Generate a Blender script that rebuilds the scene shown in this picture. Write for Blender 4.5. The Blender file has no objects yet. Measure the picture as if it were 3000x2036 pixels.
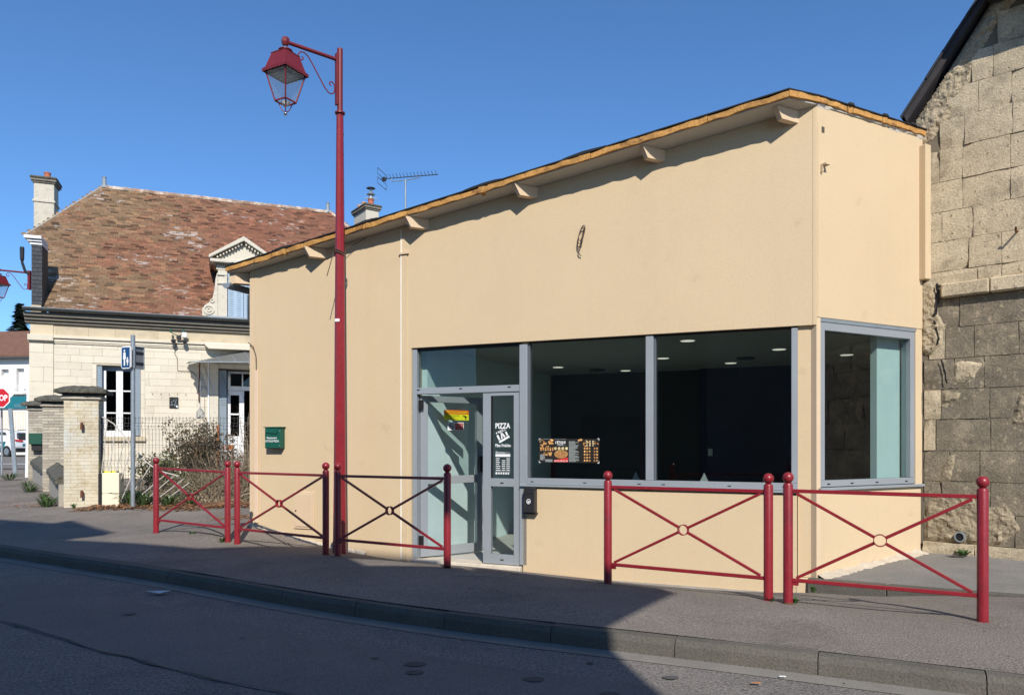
import bpy, bmesh, math, random
import numpy as np
from mathutils import Vector, Matrix

# ------------------------------------------------------------------ camera, sky, sun, exposure
scene = bpy.context.scene
R = math.radians
cam_d = bpy.data.cameras.new('camera')
cam_d.sensor_width = 36.0
cam_d.lens = 26.03
cam_d.shift_y = 0.0933
cam_d.clip_start = 0.05
cam_d.clip_end = 2000.0
cam = bpy.data.objects.new('camera', cam_d)
scene.collection.objects.link(cam)
cam.location = (0.0, 0.0, 1.534)
cam.rotation_euler = (R(90), 0, 0)
scene.camera = cam

SUN_EL, SUN_BEAR = 38.0, 10.0           # the sun stands behind the camera, a little to the right
world = bpy.data.worlds.new('World'); scene.world = world
world.use_nodes = True
wn = world.node_tree
for nd in list(wn.nodes): wn.nodes.remove(nd)
w_out = wn.nodes.new('ShaderNodeOutputWorld'); w_bg = wn.nodes.new('ShaderNodeBackground')
w_sky = wn.nodes.new('ShaderNodeTexSky'); w_sky.sky_type = 'NISHITA'; w_sky.sun_disc = False
w_sky.sun_elevation = R(SUN_EL); w_sky.sun_rotation = R(180 - SUN_BEAR)
w_sky.altitude = 100; w_sky.air_density = 1.0; w_sky.dust_density = 0.0; w_sky.ozone_density = 10.0
w_bg.inputs['Strength'].default_value = 0.14
w_tint = wn.nodes.new('ShaderNodeVectorMath'); w_tint.operation = 'MULTIPLY'; w_tint.inputs[1].default_value = (0.92, 1.0, 1.0)
wn.links.new(w_sky.outputs[0], w_tint.inputs[0]); wn.links.new(w_tint.outputs[0], w_bg.inputs['Color']); wn.links.new(w_bg.outputs[0], w_out.inputs['Surface'])

sun_d = bpy.data.lights.new('sun', 'SUN'); sun_d.energy = 4.7; sun_d.angle = R(0.53); sun_d.color = (1.0, 0.94, 0.85)
sun = bpy.data.objects.new('sun', sun_d); scene.collection.objects.link(sun)
to_sun = Vector((math.sin(R(SUN_BEAR)) * math.cos(R(SUN_EL)), -math.cos(R(SUN_BEAR)) * math.cos(R(SUN_EL)), math.sin(R(SUN_EL))))
sun.rotation_euler = to_sun.to_track_quat('Z', 'Y').to_euler()
sun.location = (4, -12, 18)

vs = scene.view_settings
vs.view_transform = 'Standard'; vs.look = 'None'; vs.exposure = 0.2; vs.gamma = 1.0; vs.use_curve_mapping = False
scene.render.engine = 'CYCLES'
scene.cycles.use_denoising = True
scene.cycles.max_bounces = 8; scene.cycles.transparent_max_bounces = 12
scene.cycles.caustics_reflective = False; scene.cycles.caustics_refractive = False

rnd = random.Random(7)
COL = scene.collection

# ------------------------------------------------------------------ materials
MATS = {}
def _n(nt, t, **kw):
    n = nt.nodes.new(t)
    for k, v in kw.items(): setattr(n, k, v)
    return n
def mat(name, col, rough=0.8, var=0.12, vscale=3.0, fine=0.0, fscale=60.0, bump=0.0, bscale=40.0, metal=0.0,
        stain=None, stain_scale=1.5, stain_lo=0.5, stain_hi=0.7, stain_amt=0.7, island=0.0, spec=0.4, emit=None, emit_s=0.0, coat=0.0,
        streak=None, streak_amt=0.0, grey=None, pits=None, pits_scale=30.0, pits_lo=0.62, pits_hi=0.70, pits_amt=0.75):
    """a plain procedural surface: base colour with two octaves of mottling, stains of another colour, and fine relief"""
    m = bpy.data.materials.new(name); m.use_nodes = True
    nt = m.node_tree; b = nt.nodes['Principled BSDF']
    geo = _n(nt, 'ShaderNodeNewGeometry')
    rgb = _n(nt, 'ShaderNodeRGB'); rgb.outputs[0].default_value = (*col, 1)
    cur = rgb.outputs[0]
    def noise(scale, detail=4.0, rough_=0.6):
        n = _n(nt, 'ShaderNodeTexNoise'); n.inputs['Scale'].default_value = scale; n.inputs['Detail'].default_value = detail
        n.inputs['Roughness'].default_value = rough_
        nt.links.new(geo.outputs['Position'], n.inputs['Vector']); return n.outputs['Fac']
    def mapr(sock, a, b_, c, d):
        n = _n(nt, 'ShaderNodeMapRange'); n.inputs[1].default_value = a; n.inputs[2].default_value = b_
        n.inputs[3].default_value = c; n.inputs[4].default_value = d
        nt.links.new(sock, n.inputs[0]); return n.outputs[0]
    def mul(colsock, facsock):
        n = _n(nt, 'ShaderNodeVectorMath', operation='SCALE'); nt.links.new(colsock, n.inputs[0]); nt.links.new(facsock, n.inputs['Scale']); return n.outputs[0]
    def mixc(fac, a, b_):
        n = _n(nt, 'ShaderNodeMix', data_type='RGBA'); 
        if isinstance(fac, float): n.inputs[0].default_value = fac
        else: nt.links.new(fac, n.inputs[0])
        nt.links.new(a, n.inputs[6])
        if isinstance(b_, tuple): n.inputs[7].default_value = (*b_, 1)
        else: nt.links.new(b_, n.inputs[7])
        return n.outputs[2]
    if stain is not None:
        s = mapr(noise(stain_scale, 6.0, 0.65), stain_lo, stain_hi, 0.0, stain_amt)
        cur = mixc(s, cur, stain)
    if grey is not None:
        s = mapr(noise(stain_scale * 3.1, 8.0, 0.75), 0.5, 0.72, 0.0, 0.8)
        cur = mixc(s, cur, grey)
    if streak is not None:
        mp = _n(nt, 'ShaderNodeMapping'); mp.inputs['Scale'].default_value = (7, 7, 0.35)
        nt.links.new(geo.outputs['Position'], mp.inputs[0])
        n = _n(nt, 'ShaderNodeTexNoise'); n.inputs['Scale'].default_value = 1.0; n.inputs['Detail'].default_value = 5
        nt.links.new(mp.outputs[0], n.inputs['Vector'])
        cur = mixc(mapr(n.outputs['Fac'], 0.52, 0.75, 0.0, streak_amt), cur, streak)
    if pits is not None:
        cur = mixc(mapr(noise(pits_scale, 3.0, 0.55), pits_lo, pits_hi, 0.0, pits_amt), cur, pits)
    if var: cur = mul(cur, mapr(noise(vscale), 0.25, 0.75, 1 - var, 1 + var))
    if fine: cur = mul(cur, mapr(noise(fscale, 2.0), 0.3, 0.7, 1 - fine, 1 + fine))
    if island:
        oi = _n(nt, 'ShaderNodeObjectInfo')
        a = _n(nt, 'ShaderNodeMath', operation='ADD'); nt.links.new(geo.outputs['Random Per Island'], a.inputs[0]); nt.links.new(oi.outputs['Random'], a.inputs[1])
        fr = _n(nt, 'ShaderNodeMath', operation='FRACT'); nt.links.new(a.outputs[0], fr.inputs[0])
        cur = mul(cur, mapr(fr.outputs[0], 0, 1, 1 - island, 1 + island))
    nt.links.new(cur, b.inputs['Base Color'])
    b.inputs['Roughness'].default_value = rough; b.inputs['Metallic'].default_value = metal
    b.inputs['Specular IOR Level'].default_value = spec
    if coat: b.inputs['Coat Weight'].default_value = coat; b.inputs['Coat Roughness'].default_value = 0.15
    if emit is not None:
        b.inputs['Emission Color'].default_value = (*emit, 1); b.inputs['Emission Strength'].default_value = emit_s
    if bump:
        bp = _n(nt, 'ShaderNodeBump'); bp.inputs['Strength'].default_value = 1.0; bp.inputs['Distance'].default_value = bump
        nt.links.new(noise(bscale, 5.0), bp.inputs['Height']); nt.links.new(bp.outputs[0], b.inputs['Normal'])
    MATS[name] = m
    return m
def glass(name, tint=(0.8, 0.87, 0.85), boost=1.0):
    m = bpy.data.materials.new(name); m.use_nodes = True
    nt = m.node_tree
    for nd in list(nt.nodes): nt.nodes.remove(nd)
    out = _n(nt, 'ShaderNodeOutputMaterial'); mx = _n(nt, 'ShaderNodeMixShader'); tr = _n(nt, 'ShaderNodeBsdfTransparent')
    gl = _n(nt, 'ShaderNodeBsdfGlossy'); gl.inputs['Roughness'].default_value = 0.0
    fr = _n(nt, 'ShaderNodeFresnel'); ge = _n(nt, 'ShaderNodeNewGeometry')   # same reflectance from both sides of a thin pane
    io = _n(nt, 'ShaderNodeMapRange'); io.inputs[3].default_value = 1.5; io.inputs[4].default_value = 1 / 1.5
    nt.links.new(ge.outputs['Backfacing'], io.inputs[0]); nt.links.new(io.outputs[0], fr.inputs['IOR'])
    tr.inputs['Color'].default_value = (*tint, 1)
    mu = _n(nt, 'ShaderNodeMath', operation='MULTIPLY'); mu.inputs[1].default_value = boost; mu.use_clamp = True
    nt.links.new(fr.outputs[0], mu.inputs[0]); nt.links.new(mu.outputs[0], mx.inputs[0])
    nt.links.new(tr.outputs[0], mx.inputs[1]); nt.links.new(gl.outputs[0], mx.inputs[2]); nt.links.new(mx.outputs[0], out.inputs[0])
    MATS[name] = m; return m
def frosted(name, col, clear=0.4, transl=0.5):
    m = bpy.data.materials.new(name); m.use_nodes = True
    nt = m.node_tree
    for nd in list(nt.nodes): nt.nodes.remove(nd)
    out = _n(nt, 'ShaderNodeOutputMaterial'); m1 = _n(nt, 'ShaderNodeMixShader'); m2 = _n(nt, 'ShaderNodeMixShader')
    tr = _n(nt, 'ShaderNodeBsdfTransparent'); df = _n(nt, 'ShaderNodeBsdfDiffuse'); tl = _n(nt, 'ShaderNodeBsdfTranslucent')
    df.inputs['Color'].default_value = (*col, 1); tl.inputs['Color'].default_value = (*col, 1)
    m1.inputs[0].default_value = transl; m2.inputs[0].default_value = clear
    nt.links.new(df.outputs[0], m1.inputs[1]); nt.links.new(tl.outputs[0], m1.inputs[2])
    nt.links.new(m1.outputs[0], m2.inputs[1]); nt.links.new(tr.outputs[0], m2.inputs[2]); nt.links.new(m2.outputs[0], out.inputs[0])
    MATS[name] = m; return m

mat('stucco', (0.61, 0.475, 0.302), 0.92, var=0.03, vscale=0.6, fine=0.07, fscale=130, bump=0.0035, bscale=160, stain=(0.53, 0.40, 0.255), stain_scale=0.8, stain_lo=0.5, stain_hi=0.8, stain_amt=0.4, streak=(0.50, 0.385, 0.25), streak_amt=0.12, grey=(0.62, 0.47, 0.30), pits=(0.40, 0.29, 0.175), pits_scale=3.3, pits_lo=0.66, pits_hi=0.80, pits_amt=0.40)
mat('stucco_trim', (0.62, 0.475, 0.32), 0.85, var=0.03, fine=0.03)
mat('white_seam', (0.80, 0.77, 0.70), 0.8)
mat('foot_mortar', (0.50, 0.44, 0.35), 0.95, var=0.2, vscale=10, bump=0.008, bscale=50)
mat('mortar_white', (0.72, 0.66, 0.56), 0.95, var=0.2, vscale=14, bump=0.012, bscale=50)
mat('soffit', (0.50, 0.48, 0.43), 0.85, var=0.08, vscale=2, stain=(0.38, 0.36, 0.32), stain_amt=0.4)
mat('foam', (0.47, 0.245, 0.072), 0.9, var=0.3, vscale=7, fine=0.18, fscale=45, bump=0.008, bscale=60, stain=(0.16, 0.075, 0.03), stain_scale=11, stain_lo=0.55, stain_hi=0.66, stain_amt=0.8, island=0.12)
mat('felt', (0.018, 0.018, 0.019), 0.8, var=0.3, bump=0.004)
mat('alu', (0.33, 0.36, 0.385), 0.42, var=0.05, vscale=2.0, fine=0.03, metal=0.25, spec=0.5)
mat('alu_dark', (0.10, 0.115, 0.13), 0.5, var=0.04)
mat('black', (0.012, 0.012, 0.013), 0.5, var=0.1)
mat('black_metal', (0.022, 0.022, 0.024), 0.42, var=0.2, vscale=12, bump=0.001, bscale=200)
mat('red_paint', (0.235, 0.0125, 0.021), 0.36, var=0.10, vscale=5, fine=0.10, fscale=90, bump=0.0012, bscale=130, spec=0.5, stain=(0.15, 0.018, 0.02), stain_scale=9, stain_lo=0.52, stain_hi=0.72, stain_amt=0.6, grey=(0.26, 0.03, 0.035), pits=(0.075, 0.028, 0.02), pits_scale=22, pits_lo=0.68, pits_hi=0.73, pits_amt=0.85)
mat('red_lamp', (0.165, 0.017, 0.022), 0.45, var=0.12, vscale=6, fine=0.08, fscale=70, bump=0.001, bscale=140)
mat('steel', (0.36, 0.39, 0.42), 0.4, var=0.12, vscale=8, metal=0.7)
mat('chrome', (0.6, 0.6, 0.6), 0.2, var=0.05, metal=1.0)
mat('galv', (0.30, 0.345, 0.385), 0.5, var=0.16, vscale=9, fine=0.08, fscale=60, metal=0.45)
mat('zinc', (0.27, 0.31, 0.34), 0.5, var=0.2, vscale=4, metal=0.3, stain=(0.14, 0.15, 0.15), stain_amt=0.5, stain_scale=4)
mat('zinc_dark', (0.055, 0.06, 0.062), 0.6, var=0.25, vscale=5)
mat('green_box', (0.006, 0.085, 0.055), 0.35, var=0.1, vscale=8, fine=0.06)
mat('green_dull', (0.012, 0.075, 0.048), 0.45, var=0.15, vscale=8)
mat('white_paint', (0.78, 0.78, 0.77), 0.5, var=0.04)
mat('white_print', (0.80, 0.81, 0.80), 0.6, var=0.0)
mat('yellow_print', (0.80, 0.78, 0.02), 0.5, var=0.0)
mat('orange_print', (0.75, 0.17, 0.02), 0.5, var=0.0)
mat('red_print', (0.62, 0.035, 0.03), 0.5, var=0.0)
mat('black_print', (0.012, 0.012, 0.012), 0.6, var=0.0)
mat('menu_black', (0.02, 0.018, 0.016), 0.4, var=0.3, vscale=30)
mat('food', (0.55, 0.30, 0.10), 0.6, var=0.5, vscale=40, island=0.45, stain=(0.62, 0.10, 0.04), stain_scale=50, stain_amt=0.7)
mat('food_pale', (0.65, 0.52, 0.28), 0.6, var=0.4, vscale=60, island=0.3)
mat('menu_text', (0.42, 0.46, 0.44), 0.6, var=0.3, vscale=80)
mat('aqua_wall', (0.70, 0.85, 0.85), 0.85, var=0.04)
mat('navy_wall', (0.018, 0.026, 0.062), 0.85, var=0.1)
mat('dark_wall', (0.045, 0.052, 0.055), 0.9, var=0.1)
mat('ceiling', (0.40, 0.42, 0.37), 0.95, var=0.03)
mat('tile_floor', (0.50, 0.48, 0.44), 0.6, var=0.1)
mat('threshold', (0.62, 0.55, 0.44), 0.8, var=0.12, vscale=8, stain=(0.40, 0.34, 0.26), stain_scale=7, stain_amt=0.5, bump=0.003)
mat('lamp_on', (0.9, 0.88, 0.8), 0.5, var=0.0, emit=(1.0, 0.93, 0.78), emit_s=0.75)
mat('diffuser', (0.75, 0.77, 0.76), 0.6, var=0.05)
mat('ashlar', (0.655, 0.595, 0.475), 0.93, var=0.07, vscale=1.2, fine=0.07, fscale=40, bump=0.006, bscale=45, island=0.055, stain=(0.56, 0.49, 0.37), stain_scale=1.3, stain_lo=0.55, stain_hi=0.75, stain_amt=0.5)
mat('ashlar_joint', (0.52, 0.46, 0.35), 0.95, var=0.1)
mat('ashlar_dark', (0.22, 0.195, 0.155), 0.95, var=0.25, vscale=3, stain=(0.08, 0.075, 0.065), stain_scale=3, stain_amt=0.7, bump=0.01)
mat('frieze_stone', (0.56, 0.475, 0.335), 0.93, var=0.1, vscale=2, island=0.06, stain=(0.34, 0.29, 0.21), stain_scale=2.2, stain_lo=0.5, stain_hi=0.7, stain_amt=0.6, bump=0.006)
mat('dormer_stone', (0.60, 0.555, 0.455), 0.93, var=0.12, vscale=5, stain=(0.26, 0.245, 0.21), stain_scale=5, stain_lo=0.54, stain_hi=0.74, stain_amt=0.6, bump=0.01, bscale=25)
mat('chimney_stone', (0.56, 0.515, 0.42), 0.93, var=0.14, vscale=5, stain=(0.24, 0.22, 0.18), stain_scale=5, stain_lo=0.52, stain_hi=0.72, stain_amt=0.6, bump=0.01, bscale=25)
mat('moss_cap', (0.11, 0.105, 0.085), 1.0, var=0.35, vscale=12, fine=0.35, fscale=50, stain=(0.035, 0.04, 0.022), stain_scale=9, stain_amt=0.8, bump=0.035, bscale=26)
mat('terracotta', (0.42, 0.13, 0.07), 0.85, var=0.15)
mat('terracotta_pale', (0.55, 0.34, 0.22), 0.85, var=0.15)
mat('slate', (0.036, 0.040, 0.048), 0.7, var=0.2, vscale=6, island=0.25, bump=0.004)
mat('slate_edge', (0.045, 0.040, 0.040), 0.75, var=0.3, vscale=9)
mat('shutter_blue', (0.33, 0.43, 0.53), 0.6, var=0.05)
mat('shutter_grey', (0.22, 0.27, 0.31), 0.6, var=0.06)
mat('pier_paint', (0.58, 0.525, 0.40), 0.95, var=0.15, vscale=3, island=0.03, bump=0.008, bscale=30, stain=(0.47, 0.52, 0.54), stain_scale=1.5, stain_lo=0.48, stain_hi=0.62, stain_amt=0.6, grey=(0.40, 0.30, 0.15))
mat('pier_stone', (0.42, 0.38, 0.31), 0.95, var=0.15, vscale=4, island=0.2, bump=0.01, bscale=30, stain=(0.24, 0.21, 0.17), stain_scale=4, stain_amt=0.6)
mat('pier_paint_joint', (0.54, 0.485, 0.37), 0.95, var=0.15)
mat('pier_joint', (0.30, 0.26, 0.20), 0.95, var=0.15)
mat('render_grey', (0.36, 0.33, 0.28), 0.95, var=0.15, vscale=3, bump=0.008, streak=(0.24, 0.22, 0.18), streak_amt=0.5)
mat('rust', (0.13, 0.05, 0.025), 0.9, var=0.3, vscale=30)
mat('iron_white', (0.50, 0.48, 0.44), 0.7, var=0.15, vscale=9, stain=(0.28, 0.20, 0.14), stain_scale=9, stain_amt=0.5)
mat('wire', (0.06, 0.06, 0.058), 0.6, var=0.1)
mat('cream', (0.76, 0.70, 0.54), 0.5, var=0.03)
mat('sign_blue', (0.010, 0.065, 0.185), 0.4, var=0.05)
mat('sign_red', (0.50, 0.012, 0.02), 0.4, var=0.05)
mat('sign_back', (0.17, 0.18, 0.185), 0.5, var=0.1)
mat('teal', (0.012, 0.155, 0.19), 0.5, var=0.04)
mat('far_wall', (0.72, 0.70, 0.66), 0.95, var=0.04)
mat('far_beige', (0.68, 0.58, 0.46), 0.9, var=0.08, vscale=5)
mat('far_roof', (0.17, 0.085, 0.055), 0.95, var=0.2, vscale=4, bump=0.02, bscale=12)
mat('car_white', (0.74, 0.75, 0.76), 0.25, var=0.02, coat=0.5)
mat('car_glass', (0.015, 0.018, 0.022), 0.1, var=0.0, spec=0.6)
mat('tyre', (0.02, 0.02, 0.02), 0.8, var=0.1)
mat('paper', (0.62, 0.66, 0.70), 0.8, var=0.05)
mat('twig', (0.21, 0.155, 0.10), 0.95, var=0.3, vscale=20, island=0.3)
mat('twig_dry', (0.34, 0.275, 0.19), 0.95, var=0.3, vscale=20, island=0.3)
mat('leaf_red', (0.10, 0.055, 0.030), 0.7, var=0.2, vscale=10, island=0.55, stain=(0.060, 0.070, 0.025), stain_scale=6, stain_lo=0.40, stain_hi=0.6, stain_amt=0.85)
mat('leaf_green', (0.075, 0.105, 0.030), 0.7, var=0.2, vscale=10, island=0.45, stain=(0.16, 0.14, 0.045), stain_scale=7, stain_lo=0.5, stain_hi=0.65, stain_amt=0.7)
mat('weed', (0.045, 0.085, 0.022), 0.8, var=0.2, vscale=10, island=0.4)
mat('dead_leaf', (0.27, 0.135, 0.065), 0.95, var=0.2, vscale=12, island=0.5)
mat('conifer', (0.018, 0.035, 0.022), 0.9, var=0.3, island=0.4)
mat('bark', (0.07, 0.05, 0.035), 0.95, var=0.3)
mat('asphalt', (0.212, 0.186, 0.161), 0.93, var=0.16, vscale=1.0, fine=0.42, fscale=70, bump=0.012, bscale=80, stain=(0.130, 0.117, 0.104), stain_scale=0.8, stain_lo=0.5, stain_hi=0.68, stain_amt=0.75, grey=(0.225, 0.20, 0.175), pits=(0.34, 0.31, 0.27), pits_scale=80, pits_lo=0.66, pits_hi=0.72, pits_amt=0.6, spec=0.25)
mat('asphalt_road', (0.215, 0.196, 0.176), 0.93, var=0.15, vscale=0.9, fine=0.45, fscale=60, bump=0.014, bscale=70, stain=(0.135, 0.125, 0.115), stain_scale=0.9, stain_lo=0.48, stain_hi=0.62, stain_amt=0.75, pits=(0.30, 0.28, 0.25), pits_scale=75, pits_lo=0.66, pits_hi=0.72, pits_amt=0.6, spec=0.25)
mat('asphalt_patch', (0.175, 0.160, 0.145), 0.9, var=0.12, vscale=1.2, fine=0.28, fscale=75, bump=0.006, bscale=110, spec=0.25)
mat('apron', (0.20, 0.19, 0.175), 0.95, var=0.13, vscale=2.2, fine=0.22, fscale=80, bump=0.009, bscale=80, stain=(0.28, 0.26, 0.23), stain_scale=3, stain_amt=0.5)
mat('kerb_stone', (0.108, 0.098, 0.081), 0.93, var=0.14, vscale=3, fine=0.22, fscale=80, bump=0.007, bscale=75, island=0.06, stain=(0.095, 0.088, 0.075), stain_scale=2.6, stain_amt=0.7)
mat('gutter_stone', (0.205, 0.188, 0.162), 0.93, var=0.13, vscale=3, fine=0.16, fscale=80, bump=0.005, bscale=75, island=0.05)
mat('tar', (0.075, 0.072, 0.07), 0.85, var=0.3, vscale=20)
mat('road_line', (0.60, 0.60, 0.58), 0.8, var=0.15, vscale=5)
mat('limestone', (0.51, 0.42, 0.285), 0.95, var=0.12, vscale=4, fine=0.2, fscale=55, bump=0.007, bscale=55, island=0.07, stain=(0.29, 0.24, 0.165), stain_scale=3.2, stain_lo=0.47, stain_hi=0.64, stain_amt=0.75, grey=(0.58, 0.49, 0.34), pits=(0.13, 0.10, 0.065), pits_scale=26, pits_lo=0.63, pits_hi=0.69)
mat('limestone_dark', (0.195, 0.163, 0.118), 0.95, var=0.16, vscale=5, fine=0.24, fscale=55, bump=0.008, bscale=50, island=0.06, stain=(0.33, 0.275, 0.19), stain_scale=3.0, stain_lo=0.48, stain_hi=0.66, stain_amt=0.85, grey=(0.125, 0.11, 0.088), pits=(0.42, 0.345, 0.235), pits_scale=14, pits_lo=0.60, pits_hi=0.68, pits_amt=0.7)
mat('rubble', (0.40, 0.325, 0.215), 0.98, var=0.25, vscale=9, fine=0.25, fscale=40, bump=0.02, bscale=22, stain=(0.30, 0.235, 0.15), stain_scale=7, stain_amt=0.7, grey=(0.50, 0.43, 0.32))
mat('rubble_low', (0.30, 0.245, 0.165), 0.98, var=0.25, vscale=9, fine=0.25, fscale=40, bump=0.012, bscale=30, stain=(0.19, 0.155, 0.11), stain_scale=6, stain_amt=0.8, grey=(0.42, 0.35, 0.245))
mat('ridge', (0.33, 0.215, 0.15), 0.95, var=0.2, vscale=5, island=0.2, stain=(0.50, 0.45, 0.38), stain_scale=5, stain_lo=0.45, stain_hi=0.6, stain_amt=0.8)
mat('stone_core', (0.17, 0.14, 0.10), 0.98, var=0.25, vscale=8)
mat('joint_dark', (0.10, 0.085, 0.065), 0.98, var=0.2)
mat('opposite_wall', (0.36, 0.31, 0.25), 0.95, var=0.1, vscale=1.0)
mat('pink_pot', (0.60, 0.42, 0.38), 0.8, var=0.1)
mat('blue_bucket', (0.03, 0.30, 0.50), 0.5, var=0.05)
mat('orange_pole', (0.45, 0.13, 0.03), 0.7, var=0.1)
mat('conduit', (0.68, 0.52, 0.38), 0.7, var=0.05)
mat('cable', (0.10, 0.07, 0.05), 0.8, var=0.1)
glass('window_glass', (0.80, 0.85, 0.84), 1.0)
glass('door_glass', (0.96, 0.98, 0.98), 1.0)
glass('dark_glass', (0.30, 0.32, 0.33), 1.3)
frosted('lantern_glass', (0.42, 0.47, 0.50), clear=0.86, transl=0.6)
frosted('canopy_glass', (0.30, 0.31, 0.29), clear=0.30, transl=0.45)

def tile_material():
    m = mat('roof_tile', (0.30, 0.155, 0.085), 0.95, var=0.16, vscale=6, fine=0.14, fscale=40, bump=0.006, bscale=60)
    nt = m.node_tree; b = nt.nodes['Principled BSDF']
    geo = [n for n in nt.nodes if n.bl_idname == 'ShaderNodeNewGeometry'][0]
    src = b.inputs['Base Color'].links[0].from_socket
    oi = _n(nt, 'ShaderNodeObjectInfo')
    a = _n(nt, 'ShaderNodeMath', operation='ADD'); nt.links.new(geo.outputs['Random Per Island'], a.inputs[0]); nt.links.new(oi.outputs['Random'], a.inputs[1])
    fr = _n(nt, 'ShaderNodeMath', operation='FRACT'); nt.links.new(a.outputs[0], fr.inputs[0])
    n1 = _n(nt, 'ShaderNodeTexNoise'); n1.inputs['Scale'].default_value = 0.45; n1.inputs['Detail'].default_value = 3
    nt.links.new(geo.outputs['Position'], n1.inputs['Vector'])
    # weathered brown tiles to the gable end, redder ones further along, whitish lichen in patches
    sep = _n(nt, 'ShaderNodeSeparateXYZ'); nt.links.new(geo.outputs['Position'], sep.inputs[0])
    mr = _n(nt, 'ShaderNodeMapRange'); mr.inputs[1].default_value = -12.6; mr.inputs[2].default_value = -8.4; mr.inputs[3].default_value = -0.22; mr.inputs[4].default_value = 0.30
    nt.links.new(sep.outputs[0], mr.inputs[0])
    s = _n(nt, 'ShaderNodeMath', operation='ADD'); nt.links.new(mr.outputs[0], s.inputs[0]); nt.links.new(n1.outputs['Fac'], s.inputs[1])
    s2 = _n(nt, 'ShaderNodeMath', operation='MULTIPLY_ADD'); s2.inputs[1].default_value = 0.35; nt.links.new(fr.outputs[0], s2.inputs[0]); nt.links.new(s.outputs[0], s2.inputs[2])
    cr = _n(nt, 'ShaderNodeValToRGB'); e = cr.color_ramp.elements
    e[0].position = 0.45; e[0].color = (0.215, 0.140, 0.080, 1); e[1].position = 1.05; e[1].color = (0.212, 0.094, 0.057, 1)
    x = cr.color_ramp.elements.new(0.7); x.color = (0.225, 0.112, 0.065, 1)
    nt.links.new(s2.outputs[0], cr.inputs[0])
    # each tile its own tone, a few almost black, a few bright
    cr2 = _n(nt, 'ShaderNodeValToRGB'); e = cr2.color_ramp.elements
    e[0].position = 0.0; e[0].color = (0.30, 0.28, 0.28, 1); e[1].position = 1.0; e[1].color = (1.5, 1.42, 1.32, 1)
    x = cr2.color_ramp.elements.new(0.18); x.color = (0.80, 0.80, 0.80, 1)
    x = cr2.color_ramp.elements.new(0.85); x.color = (1.12, 1.1, 1.1, 1)
    mu5 = _n(nt, 'ShaderNodeMath', operation='MULTIPLY'); mu5.inputs[1].default_value = 17.37; nt.links.new(fr.outputs[0], mu5.inputs[0])
    fr5 = _n(nt, 'ShaderNodeMath', operation='FRACT'); nt.links.new(mu5.outputs[0], fr5.inputs[0])
    nt.links.new(fr5.outputs[0], cr2.inputs[0])
    mm = _n(nt, 'ShaderNodeMix', data_type='RGBA', blend_type='MULTIPLY'); mm.inputs[0].default_value = 1.0
    nt.links.new(cr.outputs[0], mm.inputs[6]); nt.links.new(cr2.outputs[0], mm.inputs[7])
    n2 = _n(nt, 'ShaderNodeTexNoise'); n2.inputs['Scale'].default_value = 0.75; n2.inputs['Detail'].default_value = 2
    off = _n(nt, 'ShaderNodeVectorMath', operation='ADD'); off.inputs[1].default_value = (13, 5, 2); nt.links.new(geo.outputs['Position'], off.inputs[0])
    nt.links.new(off.outputs[0], n2.inputs['Vector'])
    n3 = _n(nt, 'ShaderNodeTexNoise'); n3.inputs['Scale'].default_value = 5; n3.inputs['Detail'].default_value = 4
    mp3 = _n(nt, 'ShaderNodeMapping'); mp3.inputs['Scale'].default_value = (1, 1, 4.5); nt.links.new(geo.outputs['Position'], mp3.inputs[0]); nt.links.new(mp3.outputs[0], n3.inputs['Vector'])
    ad = _n(nt, 'ShaderNodeMath', operation='MULTIPLY_ADD'); ad.inputs[1].default_value = 0.9; nt.links.new(n3.outputs['Fac'], ad.inputs[0]); nt.links.new(n2.outputs['Fac'], ad.inputs[2])
    mu6 = _n(nt, 'ShaderNodeMath', operation='MULTIPLY_ADD'); mu6.inputs[1].default_value = 0.36; nt.links.new(fr.outputs[0], mu6.inputs[0]); nt.links.new(ad.outputs[0], mu6.inputs[2])
    ml = _n(nt, 'ShaderNodeMapRange'); ml.inputs[1].default_value = 1.36; ml.inputs[2].default_value = 1.46; ml.inputs[3].default_value = 0; ml.inputs[4].default_value = 0.62
    nt.links.new(mu6.outputs[0], ml.inputs[0])
    lm = _n(nt, 'ShaderNodeMix', data_type='RGBA'); lm.inputs[7].default_value = (0.50, 0.47, 0.42, 1)
    nt.links.new(ml.outputs[0], lm.inputs[0]); nt.links.new(mm.outputs[2], lm.inputs[6])
    nt.links.new(lm.outputs[2], b.inputs['Base Color'])
tile_material()

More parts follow.
